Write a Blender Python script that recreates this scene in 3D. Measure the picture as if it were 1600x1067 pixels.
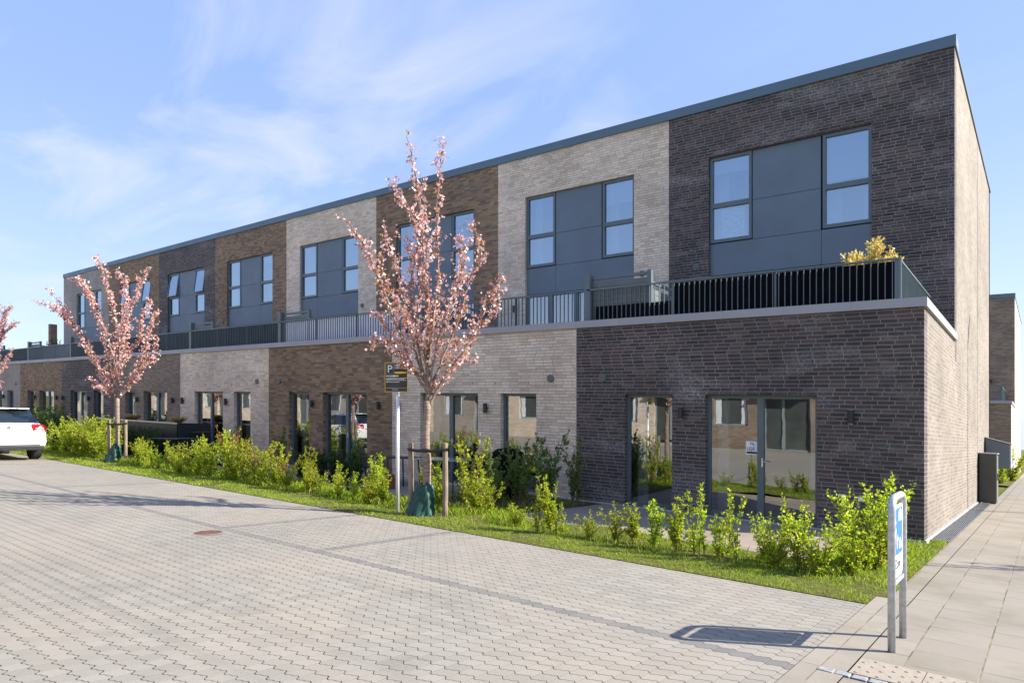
import bpy, math, random
from mathutils import Vector, Matrix
R = random.Random(7)
S = bpy.context.scene
COL = S.collection
for o in list(bpy.data.objects): bpy.data.objects.remove(o)

# ---------------- camera, sky, sun, exposure ----------------
YAW = 0.667; CX, CY, CH = 1.5155, -12.086, 1.530
CA, SA = math.cos(YAW), math.sin(YAW)
KS = 0.0428                       # world heights sheared to tilt the horizon, no real slope: 4.3 % down towards the right of the street
def gz(x, y):
    return -KS*((x-CX)*CA + (y-CY)*SA)
cam = bpy.data.cameras.new('camera'); camo = bpy.data.objects.new('camera', cam); COL.objects.link(camo)
camo.location = (CX, CY, CH); camo.rotation_euler = (math.radians(90), 0, YAW)
cam.sensor_width = 36; cam.lens = 24.056; cam.shift_y = 0.0813; cam.clip_end = 2000; cam.clip_start = 0.05
S.camera = camo
SUNEL = math.radians(33.5); SDX, SDY = 0.827, 0.562
w = bpy.data.worlds.new('World'); S.world = w; w.use_nodes = True
nt = w.node_tree; N = nt.nodes; Lk = nt.links; N.clear()
def nd(t, **k):
    n = N.new(t)
    for a, b in k.items(): setattr(n, a, b)
    return n
wo = nd('ShaderNodeOutputWorld'); bg = nd('ShaderNodeBackground'); sky = nd('ShaderNodeTexSky')
sky.sky_type = 'NISHITA'; sky.sun_disc = False; sky.sun_elevation = SUNEL; sky.sun_rotation = math.atan2(SDX, SDY)
sky.air_density = 1.0; sky.dust_density = 0.6; sky.ozone_density = 1.6
bg.inputs[1].default_value = 0.15
tc = nd('ShaderNodeTexCoord'); sp = nd('ShaderNodeSeparateXYZ'); Lk.new(tc.outputs['Generated'], sp.inputs[0])
def wm(op, a, b=None, c=None, clamp=False):
    n = nd('ShaderNodeMath', operation=op); n.use_clamp = clamp
    for i, v in enumerate((a, b, c)):
        if v is None: continue
        if isinstance(v, (int, float)): n.inputs[i].default_value = v
        else: Lk.new(v, n.inputs[i])
    return n.outputs[0]
den = wm('ADD', wm('MAXIMUM', sp.outputs[2], 0.0), 0.18)
cb = nd('ShaderNodeCombineXYZ'); Lk.new(wm('DIVIDE', sp.outputs[0], den), cb.inputs[0]); Lk.new(wm('DIVIDE', sp.outputs[1], den), cb.inputs[1])
mp = nd('ShaderNodeMapping'); mp.inputs['Rotation'].default_value = (0, 0, 0.75); mp.inputs['Scale'].default_value = (0.85, 1.35, 1); mp.inputs['Location'].default_value = (0.35, 0.1, 0)
Lk.new(cb.outputs[0], mp.inputs[0])
n1 = nd('ShaderNodeTexNoise'); n1.inputs['Scale'].default_value = 1.7; n1.inputs['Detail'].default_value = 9; n1.inputs['Roughness'].default_value = 0.56; n1.inputs['Distortion'].default_value = 0.9
Lk.new(mp.outputs[0], n1.inputs['Vector'])
r1 = nd('ShaderNodeMapRange'); r1.inputs[1].default_value = 0.47; r1.inputs[2].default_value = 0.74; Lk.new(n1.outputs[0], r1.inputs[0])
# clouds gather in one part of the sky
vd = nd('ShaderNodeVectorMath', operation='DOT_PRODUCT'); vd.inputs[1].default_value = Vector((-0.875, 0.55, 0.33)).normalized(); Lk.new(tc.outputs['Generated'], vd.inputs[0])
r2 = nd('ShaderNodeMapRange'); r2.inputs[1].default_value = 0.84; r2.inputs[2].default_value = 0.985; r2.inputs[3].default_value = 0.12; r2.inputs[4].default_value = 1.0; Lk.new(vd.outputs['Value'], r2.inputs[0])
cf = wm('MULTIPLY', wm('POWER', wm('MULTIPLY', r1.outputs[0], r2.outputs[0]), 1.0), 0.72, clamp=True)
tint = nd('ShaderNodeMix', data_type='RGBA', blend_type='MULTIPLY'); tint.inputs[0].default_value = 1.0
Lk.new(sky.outputs[0], tint.inputs[6]); tint.inputs[7].default_value = (1.0, 1.0, 1.05, 1)
lift = nd('ShaderNodeMix', data_type='RGBA'); lift.inputs[0].default_value = 0.86
el = nd('ShaderNodeValToRGB'); el.color_ramp.interpolation = 'EASE'; Lk.new(wm('MAXIMUM', sp.outputs[2], 0.0), el.inputs[0])
for e_, (p_, c_) in zip(el.color_ramp.elements, ((0.0, (0.34, 0.41, 0.56)), (0.45, (0.195, 0.28, 0.535)))): e_.position = p_; e_.color = (*c_, 1)
up4 = nd('ShaderNodeVectorMath', operation='SCALE'); up4.inputs['Scale'].default_value = 4.0; Lk.new(el.outputs[0], up4.inputs[0])
Lk.new(tint.outputs[2], lift.inputs[6]); Lk.new(up4.outputs[0], lift.inputs[7])
cm = nd('ShaderNodeMix', data_type='RGBA'); Lk.new(cf, cm.inputs[0]); Lk.new(lift.outputs[2], cm.inputs[6]); cm.inputs[7].default_value = (2.0, 2.08, 2.3, 1)
Lk.new(cm.outputs[2], bg.inputs[0]); Lk.new(bg.outputs[0], wo.inputs[0])
sun = bpy.data.lights.new('sun', 'SUN'); suno = bpy.data.objects.new('sun', sun); COL.objects.link(suno)
sun.energy = 3.6; sun.angle = math.radians(0.5); sun.color = (1.0, 0.93, 0.82)
sd = Vector((SDX*math.cos(SUNEL), SDY*math.cos(SUNEL), math.sin(SUNEL)))
suno.rotation_euler = sd.to_track_quat('Z', 'Y').to_euler(); suno.location = (20, 20, 40)
S.view_settings.view_transform = 'Standard'; S.view_settings.look = 'None'; S.view_settings.gamma = 1
S.view_settings.exposure = 1.62

# ---------------- helpers ----------------
class MB:
    def __init__(s): s.v = []; s.f = []; s.m = []; s.uv = {}
    def quad(s, a, b, c, d, m=0):
        i = len(s.v); s.v += [tuple(a), tuple(b), tuple(c), tuple(d)]; s.f.append((i, i+1, i+2, i+3)); s.m.append(m)
    def poly(s, pts, m=0):
        i = len(s.v); s.v += [tuple(p) for p in pts]; s.f.append(tuple(range(i, i+len(pts)))); s.m.append(m)
    def box(s, x0, x1, y0, y1, z0, z1, m=0):
        i = len(s.v)
        s.v += [(x0, y0, z0), (x1, y0, z0), (x1, y1, z0), (x0, y1, z0), (x0, y0, z1), (x1, y0, z1), (x1, y1, z1), (x0, y1, z1)]
        for f in ((0, 3, 2, 1), (4, 5, 6, 7), (0, 1, 5, 4), (1, 2, 6, 5), (2, 3, 7, 6), (3, 0, 4, 7)):
            s.f.append(tuple(i+k for k in f)); s.m.append(m)
    def obox(s, M, x0, x1, y0, y1, z0, z1, m=0):
        i = len(s.v); s.box(x0, x1, y0, y1, z0, z1, m)
        for k in range(i, len(s.v)): s.v[k] = tuple(M @ Vector(s.v[k]))
    def tube(s, pts, rad, n=8, m=0, cap=True):
        pts = [Vector(p) for p in pts]; i0 = len(s.v)
        if not isinstance(rad, (list, tuple)): rad = [rad]*len(pts)
        u = None
        for k, p in enumerate(pts):
            d = (pts[min(k+1, len(pts)-1)] - pts[max(k-1, 0)])
            if d.length < 1e-9: d = Vector((0, 0, 1))
            d.normalize()
            if u is None:
                u = d.orthogonal().normalized()
            else:
                u = (u - d*u.dot(d)); u = u.normalized() if u.length > 1e-6 else d.orthogonal().normalized()
            q = d.cross(u)
            for j in range(n):
                a = 2*math.pi*j/n
                s.v.append(tuple(p + (u*math.cos(a) + q*math.sin(a))*rad[k]))
        for k in range(len(pts)-1):
            for j in range(n):
                a = i0+k*n+j; b = i0+k*n+(j+1) % n
                s.f.append((a, b, b+n, a+n)); s.m.append(m)
        if cap:
            s.f.append(tuple(i0+j for j in reversed(range(n)))); s.m.append(m)
            s.f.append(tuple(i0+(len(pts)-1)*n+j for j in range(n))); s.m.append(m)
    def lathe(s, c, prof, n=20, m=0, axis='Z', sx=1, sy=1):
        i0 = len(s.v)
        for (r, z) in prof:
            for j in range(n):
                a = 2*math.pi*j/n; x, y = r*math.cos(a)*sx, r*math.sin(a)*sy
                s.v.append((c[0]+x, c[1]+y, c[2]+z) if axis == 'Z' else ((c[0]+x, c[1]+z, c[2]+y) if axis == 'Y' else (c[0]+z, c[1]+x, c[2]+y)))
        for k in range(len(prof)-1):
            for j in range(n):
                a = i0+k*n+j; b = i0+k*n+(j+1) % n
                s.f.append((a, b, b+n, a+n)); s.m.append(m)
        s.f.append(tuple(i0+j for j in reversed(range(n)))); s.m.append(m)
        s.f.append(tuple(i0+(len(prof)-1)*n+j for j in range(n))); s.m.append(m)
    def build(s, name, mats, parent=None, shear=False, smooth=False, bevel=0, recalc=False):
        me = bpy.data.meshes.new(name); me.from_pydata(s.v, [], s.f)
        if not isinstance(mats, (list, tuple)): mats = [mats]
        for mt in mats: me.materials.append(mt)
        me.polygons.foreach_set('material_index', s.m)
        uvl = me.uv_layers.new(name='UVMap'); dat = []
        V = s.v
        for f in s.f:
            a, b, c = Vector(V[f[0]]), Vector(V[f[1]]), Vector(V[f[2]])
            n = (b-a).cross(c-b); ax, ay, az = abs(n.x), abs(n.y), abs(n.z)
            for k in f:
                x, y, z = V[k]
                if az >= ax and az >= ay: dat += [x, y]
                elif ay >= ax: dat += [x, z]
                else: dat += [y, z]
        uvl.data.foreach_set('uv', dat)
        off = ORG.get(parent.name, (0, 0, 0)) if parent else (0, 0, 0)
        if shear:
            for vv in me.vertices:
                x, y, z = vv.co; vv.co = (x-off[0], y-off[1], z+gz(x, y)-off[2])
        if recalc:
            import bmesh
            bm = bmesh.new(); bm.from_mesh(me); bmesh.ops.recalc_face_normals(bm, faces=bm.faces); bm.to_mesh(me); bm.free()
        if smooth: me.polygons.foreach_set('use_smooth', [True]*len(me.polygons))
        me.update()
        o = bpy.data.objects.new(name, me); COL.objects.link(o)
        if parent:
            o.parent = parent
            ORG[o.name] = off
        if bevel:
            b = o.modifiers.new('bevel', 'BEVEL'); b.width = bevel; b.segments = 2; b.limit_method = 'ANGLE'
        return o
ORG = {}
def tag(o, label=None, cat=None, group=None, kind=None):
    if label: o['label'] = label
    if cat: o['category'] = cat
    if group: o['group'] = group
    if kind: o['kind'] = kind
    return o
def thing(name, label, cat, x, y, z=0.0, rz=0, group=None):
    o = bpy.data.objects.new(name, None); COL.objects.link(o); o.empty_display_size = 0.2
    o.location = (x, y, z+gz(x, y)); o.rotation_euler = (0, 0, rz)
    ORG[o.name] = tuple(o.location)
    return tag(o, label, cat, group)
def copy_tree(o, parent=None):
    c = o.copy(); COL.objects.link(c); c.parent = parent
    for ch in list(o.children): copy_tree(ch, c)
    return c
def text_mesh(body, size, name, mat, parent, M, ext=0.0008, align='LEFT', font_sx=1.0):
    cu = bpy.data.curves.new(name, 'FONT'); cu.body = body; cu.size = size; cu.extrude = ext; cu.align_x = align; cu.offset = size*0.012
    t = bpy.data.objects.new(name, cu); COL.objects.link(t)
    bpy.context.view_layer.update()
    me = bpy.data.meshes.new_from_object(t.evaluated_get(bpy.context.evaluated_depsgraph_get()))
    bpy.data.objects.remove(t)
    me.transform(M @ Matrix.Diagonal((font_sx, 1, 1, 1))); me.materials.clear(); me.materials.append(mat)
    o = bpy.data.objects.new(name, me); COL.objects.link(o); o.parent = parent
    return o

# ---------------- materials ----------------
class NT:
    def __init__(s, name):
        s.m = bpy.data.materials.new(name); s.m.use_nodes = True; s.t = s.m.node_tree; s.t.nodes.clear()
        s.out = s.n('ShaderNodeOutputMaterial')
    def n(s, t, **k):
        n = s.t.nodes.new(t)
        for a, b in k.items(): setattr(n, a, b)
        return n
    def l(s, a, b): s.t.links.new(a, b)
    def math(s, op, a, b=None, c=None, clamp=False):
        n = s.n('ShaderNodeMath', operation=op); n.use_clamp = clamp
        for i, v in enumerate((a, b, c)):
            if v is None: continue
            if isinstance(v, (int, float)): n.inputs[i].default_value = v
            else: s.l(v, n.inputs[i])
        return n.outputs[0]
    def mix(s, f, a, b, bt='MIX'):
        n = s.n('ShaderNodeMix', data_type='RGBA', blend_type=bt)
        for i, v in ((0, f), (6, a), (7, b)):
            if isinstance(v, (int, float)): n.inputs[i].default_value = v
            elif isinstance(v, tuple): n.inputs[i].default_value = (*v[:3], 1)
            else: s.l(v, n.inputs[i])
        return n.outputs[2]
    def noise(s, vec, scale, det=4, rough=0.55, dist=0):
        n = s.n('ShaderNodeTexNoise'); n.inputs['Scale'].default_value = scale; n.inputs['Detail'].default_value = det
        n.inputs['Roughness'].default_value = rough; n.inputs['Distortion'].default_value = dist
        if vec is not None: s.l(vec, n.inputs['Vector'])
        return n.outputs[0]
    def ramp(s, f, stops):
        n = s.n('ShaderNodeValToRGB'); e = n.color_ramp.elements
        while len(e) < len(stops): e.new(0.5)
        for el, (p, c) in zip(e, stops): el.position = p; el.color = (*c, 1)
        s.l(f, n.inputs[0]); return n.outputs[0]
    def rng(s, v, a, b, c=0, d=1):
        n = s.n('ShaderNodeMapRange')
        for i, x in enumerate((a, b, c, d)): n.inputs[i+1].default_value = x
        s.l(v, n.inputs[0]); return n.outputs[0]
    def uv(s): return s.n('ShaderNodeTexCoord').outputs['UV']
    def obj(s): return s.n('ShaderNodeTexCoord').outputs['Object']
    def bump(s, h, st=0.5, d=0.01):
        n = s.n('ShaderNodeBump'); n.inputs['Strength'].default_value = st; n.inputs['Distance'].default_value = d
        s.l(h, n.inputs['Height']); return n.outputs[0]
    def principled(s, col, rough=0.7, metal=0.0, nrm=None, spec=None, **k):
        p = s.n('ShaderNodeBsdfPrincipled')
        for nm, v in (('Base Color', col), ('Roughness', rough), ('Metallic', metal), ('Normal', nrm), ('Specular IOR Level', spec)):
            if v is None: continue
            if isinstance(v, tuple): p.inputs[nm].default_value = (*v[:3], 1)
            elif isinstance(v, (int, float)): p.inputs[nm].default_value = v
            else: s.l(v, p.inputs[nm])
        for nm, v in k.items(): p.inputs[nm.replace('_', ' ')].default_value = v
        s.l(p.outputs[0], s.out.inputs[0]); return p

def brick(name, stops, mortar, stain=(0.6, 0.6, 0.6), stain_amt=0.0, bw=0.24, bh=0.0675, mvar=0.15, rough=0.75):
    t = NT(name); uv = t.uv(); sx = t.n('ShaderNodeSeparateXYZ'); t.l(uv, sx.inputs[0])
    row = t.math('FLOOR', t.math('DIVIDE', sx.outputs[1], bh))
    wn = t.n('ShaderNodeTexWhiteNoise', noise_dimensions='1D'); t.l(row, wn.inputs['W'])
    # wobble so the joints are not ruler straight
    wob = t.noise(uv, 3.5, 2); wob2 = t.noise(uv, 30, 2)
    x = t.math('ADD', sx.outputs[0], t.math('MULTIPLY', wn.outputs[0], 0.73))
    y = t.math('ADD', sx.outputs[1], t.math('ADD', t.math('MULTIPLY_ADD', wob, 0.008, -0.004), t.math('MULTIPLY_ADD', wob2, 0.005, -0.0025)))
    x = t.math('ADD', x, t.math('MULTIPLY_ADD', wob2, 0.012, -0.006))
    cb = t.n('ShaderNodeCombineXYZ'); t.l(x, cb.inputs[0]); t.l(y, cb.inputs[1])
    b = t.n('ShaderNodeTexBrick'); t.l(cb.outputs[0], b.inputs['Vector']); b.offset = 0.0
    b.inputs['Scale'].default_value = 1; b.inputs['Brick Width'].default_value = bw; b.inputs['Row Height'].default_value = bh
    b.inputs['Mortar Size'].default_value = 0.0065; b.inputs['Mortar Smooth'].default_value = 0.25; b.inputs['Bias'].default_value = 0
    b.inputs['Color1'].default_value = (0, 0, 0, 1); b.inputs['Color2'].default_value = (1, 1, 1, 1); b.inputs['Mortar'].default_value = (0.5, 0.5, 0.5, 1)
    col = t.ramp(b.outputs['Color'], stops)
    big = t.noise(uv, 0.55, 5, 0.6, 0.3)
    # patches where each brick face is a little lighter or darker; streaky fired surface
    mp = t.n('ShaderNodeMapping'); mp.inputs['Scale'].default_value = (9, 40, 1); t.l(uv, mp.inputs[0])
    st = t.noise(mp.outputs[0], 1, 4, 0.7)
    col = t.mix(t.rng(st, 0.35, 0.75), col, tuple(min(1, c*1.0) for c in stops[len(stops)//2][1]))
    col = t.mix(1.0, col, t.ramp(t.noise(uv, 55, 4, 0.7), [(0.3, (0.65, 0.65, 0.65)), (0.7, (1.3, 1.3, 1.3))]), 'MULTIPLY')
    mo = t.mix(t.rng(t.noise(uv, 1.3, 4), 0.4, 0.7), tuple(c*(1-mvar) for c in mortar), tuple(min(1, c*(1+mvar)) for c in mortar))
    col = t.mix(b.outputs['Fac'], col, mo)
    if stain_amt:
        mp2 = t.n('ShaderNodeMapping'); mp2.inputs['Scale'].default_value = (0.5, 1.6, 1); t.l(uv, mp2.inputs[0])
        sf = t.math('MULTIPLY', t.rng(t.noise(mp2.outputs[0], 0.9, 6, 0.65, 0.6), 0.52, 0.72), t.rng(t.noise(uv, 22, 5, 0.8), 0.42, 0.66))
        col = t.mix(t.math('MULTIPLY', sf, stain_amt), col, stain)
    col = t.mix(1.0, col, t.ramp(big, [(0.3, (0.80, 0.80, 0.80)), (0.7, (1.2, 1.2, 1.2))]), 'MULTIPLY')
    hgt = t.math('ADD', t.math('MULTIPLY', b.outputs['Fac'], -1.0), t.math('MULTIPLY', t.noise(uv, 70, 4, 0.7), 0.6))
    t.principled(col, rough, 0, t.bump(hgt, 0.7, 0.008), 0.4)
    return t.m
M = {}
M['brick_dark'] = brick('brick_dark', [(0.0, (0.026, 0.023, 0.025)), (0.35, (0.050, 0.043, 0.045)), (0.6, (0.078, 0.062, 0.060)), (0.85, (0.115, 0.078, 0.066)), (1.0, (0.17, 0.13, 0.11))], (0.25, 0.22, 0.19), (0.50, 0.48, 0.46), 0.8)
M['brick_cream'] = brick('brick_cream', [(0.0, (0.50, 0.37, 0.25)), (0.3, (0.66, 0.53, 0.395)), (0.6, (0.75, 0.625, 0.485)), (0.9, (0.81, 0.70, 0.565)), (1.0, (0.46, 0.32, 0.21))], (0.46, 0.365, 0.265), (0.75, 0.72, 0.68), 0.35)
M['brick_brown'] = brick('brick_brown', [(0.0, (0.075, 0.05, 0.038)), (0.3, (0.175, 0.112, 0.068)), (0.55, (0.27, 0.172, 0.094)), (0.8, (0.40, 0.262, 0.132)), (1.0, (0.22, 0.17, 0.14))], (0.20, 0.155, 0.11), (0.4, 0.36, 0.32), 0.3)
M['brick_greybrown'] = brick('brick_greybrown', [(0.0, (0.12, 0.09, 0.072)), (0.4, (0.21, 0.15, 0.11)), (0.7, (0.28, 0.20, 0.14)), (1.0, (0.34, 0.25, 0.17))], (0.27, 0.235, 0.20), (0.4, 0.38, 0.35), 0.25)
M['brick_grey'] = brick('brick_grey', [(0.0, (0.24, 0.20, 0.175)), (0.4, (0.33, 0.285, 0.25)), (0.7, (0.39, 0.34, 0.30)), (1.0, (0.28, 0.22, 0.18))], (0.36, 0.32, 0.28), (0.5, 0.48, 0.45), 0.25)

def plain(name, col, rough=0.6, metal=0.0, var=0.12, scale=6, spec=0.5, bump=0.0, coords='obj', **k):
    t = NT(name); c = t.obj() if coords == 'obj' else t.uv()
    n = t.noise(c, scale, 5, 0.6)
    cc = t.ramp(n, [(0.3, tuple(x*(1-var) for x in col)), (0.7, tuple(min(1, x*(1+var)) for x in col))])
    rr = t.rng(t.noise(c, scale*2.3, 3), 0.3, 0.7, max(0.02, rough-0.08), min(1, rough+0.08))
    nr = t.bump(t.noise(c, scale*12, 4), bump, 0.004) if bump else None
    t.principled(cc, rr, metal, nr, spec, **k); return t.m
M['coping'] = plain('coping', (0.34, 0.34, 0.35), 0.5, 0.0, 0.06, 0.8, 0.4)
M['roof_metal'] = plain('roof_metal', (0.10, 0.155, 0.195), 0.45, 0.1, 0.1, 0.5)
M['frame'] = plain('frame', (0.105, 0.14, 0.15), 0.4, 0.0, 0.06, 3)
M['rail'] = plain('rail', (0.12, 0.155, 0.16), 0.35, 0.3, 0.08, 3)
M['black_plastic'] = plain('black_plastic', (0.015, 0.016, 0.018), 0.45)
M['tyre'] = plain('tyre', (0.02, 0.02, 0.02), 0.8)
M['black_cloth'] = plain('black_cloth', (0.006, 0.006, 0.008), 0.9, 0, 0.3, 2, 0.1)
M['white_cloth'] = plain('white_cloth', (0.80, 0.83, 0.90), 0.85, 0, 0.12, 1.5, 0.1)
M['dark_screen'] = plain('dark_screen', (0.035, 0.055, 0.06), 0.7, 0, 0.2, 3, 0.3)
M['grey_board'] = plain('grey_board', (0.13, 0.145, 0.14), 0.6, 0, 0.15, 2)
M['lamp_black'] = plain('lamp_black', (0.012, 0.015, 0.018), 0.35)
M['vent'] = plain('vent', (0.13, 0.15, 0.15), 0.5)
M['plinth'] = plain('plinth', (0.45, 0.43, 0.39), 0.85, 0, 0.15, 2, 0.2, 0.3)
M['plaster'] = plain('plaster', (0.55, 0.53, 0.50), 0.9, 0, 0.04, 0.5, 0.1)
M['inner_floor'] = plain('inner_floor', (0.22, 0.15, 0.09), 0.5, 0, 0.2, 2)
M['curtain'] = plain('curtain', (0.66, 0.68, 0.69), 0.9, 0, 0.05, 2, 0.1)
M['blind'] = plain('blind', (0.62, 0.63, 0.62), 0.85, 0, 0.05, 1, 0.1)
M['paper'] = plain('paper', (0.8, 0.8, 0.8), 0.7, 0, 0.03, 2, 0.2)
M['ink'] = plain('ink', (0.02, 0.02, 0.02), 0.6)
M['concrete_core'] = plain('concrete_core', (0.25, 0.245, 0.235), 0.9, 0, 0.1, 1)
M['galv'] = plain('galv', (0.50, 0.52, 0.54), 0.42, 0.55, 0.22, 22, 0.5, 0.1)
M['sign_white'] = plain('sign_white', (0.82, 0.83, 0.84), 0.35)
M['sign_blue'] = plain('sign_blue', (0.03, 0.18, 0.62), 0.35, 0, 0.04)
M['sign_dark'] = plain('sign_dark', (0.035, 0.033, 0.030), 0.4, 0, 0.04)
M['sign_yellow'] = plain('sign_yellow', (0.80, 0.50, 0.02), 0.4, 0, 0.04)
M['sign_lightblue'] = plain('sign_lightblue', (0.08, 0.25, 0.45), 0.4)
M['rust'] = plain('rust', (0.15, 0.078, 0.05), 0.8, 0.1, 0.4, 14, 0.3, 0.6)
M['granite'] = plain('granite', (0.27, 0.275, 0.285), 0.8, 0, 0.3, 30, 0.3, 0.5)
M['pole_white'] = plain('pole_white', (0.72, 0.73, 0.74), 0.4, 0.2, 0.08, 5)
M['bag_green'] = plain('bag_green', (0.014, 0.062, 0.046), 0.5, 0, 0.35, 7, 0.4, 0.6)
M['soil'] = plain('soil', (0.085, 0.06, 0.042), 0.95, 0, 0.4, 9, 0.1, 0.9)
M['metal_box'] = plain('metal_box', (0.13, 0.16, 0.19), 0.4, 0.2, 0.06, 2)
M['letter_front'] = plain('letter_front', (0.60, 0.63, 0.66), 0.35, 0.5, 0.05, 2)
M['cabinet'] = plain('cabinet', (0.065, 0.065, 0.05), 0.55, 0, 0.12, 2)
M['grate'] = plain('grate', (0.30, 0.32, 0.34), 0.4, 0.7, 0.15, 8)
M['void'] = plain('void', (0.01, 0.01, 0.01), 0.9)
M['car_paint'] = plain('car_paint', (0.80, 0.81, 0.82), 0.28, 0.0, 0.02, 1, 0.5, 0, Coat_Weight=1.0, Coat_Roughness=0.04)
M['car_glass'] = plain('car_glass', (0.012, 0.02, 0.028), 0.06, 0, 0.05, 1, 0.9)
M['tail_red'] = plain('tail_red', (0.62, 0.012, 0.015), 0.15, 0, 0.1, 5, 0.6)
M['chrome'] = plain('chrome', (0.7, 0.7, 0.72), 0.15, 1.0, 0.04, 3)
M['alloy'] = plain('alloy', (0.42, 0.43, 0.45), 0.3, 0.9, 0.04, 3)
M['plate'] = plain('plate', (0.42, 0.41, 0.41), 0.5, 0, 0.03)
M['door_grey'] = plain('door_grey', (0.17, 0.21, 0.22), 0.4)
M['frame_light'] = plain('frame_light', (0.24, 0.29, 0.30), 0.4)
M['dim_glass'] = plain('dim_glass', (0.075, 0.085, 0.082), 0.12, 0, 0.3, 1.2, 0.8)
M['pot'] = plain('pot', (0.09, 0.085, 0.08), 0.6)
M['wood_red'] = plain('wood_red', (0.28, 0.10, 0.04), 0.5)

def cladding():
    t = NT('cladding'); uv = t.uv()
    c = t.ramp(t.noise(uv, 60, 5, 0.8), [(0.3, (0.092, 0.128, 0.158)), (0.7, (0.150, 0.196, 0.232))])
    mp = t.n('ShaderNodeMapping'); mp.inputs['Scale'].default_value = (0.5, 8, 1); t.l(uv, mp.inputs[0])
    c = t.mix(1.0, c, t.ramp(t.noise(uv, 0.9, 5, 0.6), [(0.3, (0.88,)*3), (0.7, (1.12,)*3)]), 'MULTIPLY')
    t.principled(c, 0.5, 0, t.bump(t.noise(uv, 90, 3), 0.1, 0.003), 0.5); return t.m
M['cladding'] = cladding()
def glass(name, refl, tint, gc=(0.93, 0.96, 0.97)):
    t = NT(name); g = t.n('ShaderNodeBsdfGlossy'); g.inputs['Roughness'].default_value = 0.0; g.inputs['Color'].default_value = (*gc, 1)
    # panes are never dead flat
    b = t.bump(t.noise(t.uv(), 1.8, 2), 0.03, 0.02); t.l(b, g.inputs['Normal'])
    tr = t.n('ShaderNodeBsdfTransparent'); tr.inputs[0].default_value = (*tint, 1)
    fr = t.n('ShaderNodeFresnel'); fr.inputs[0].default_value = 1.5
    f = t.math('MULTIPLY_ADD', fr.outputs[0], 1-refl, refl, True)
    mx = t.n('ShaderNodeMixShader'); t.l(f, mx.inputs[0]); t.l(tr.outputs[0], mx.inputs[1]); t.l(g.outputs[0], mx.inputs[2]); t.l(mx.outputs[0], t.out.inputs[0]); return t.m
M['glass'] = glass('glass', 0.30, (0.72, 0.78, 0.76))
M['glass_up'] = glass('glass_up', 0.40, (0.5, 0.62, 0.72), (0.78, 0.92, 1.0))
M['glass_clear'] = glass('glass_clear', 0.04, (0.9, 0.95, 0.93))

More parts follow.
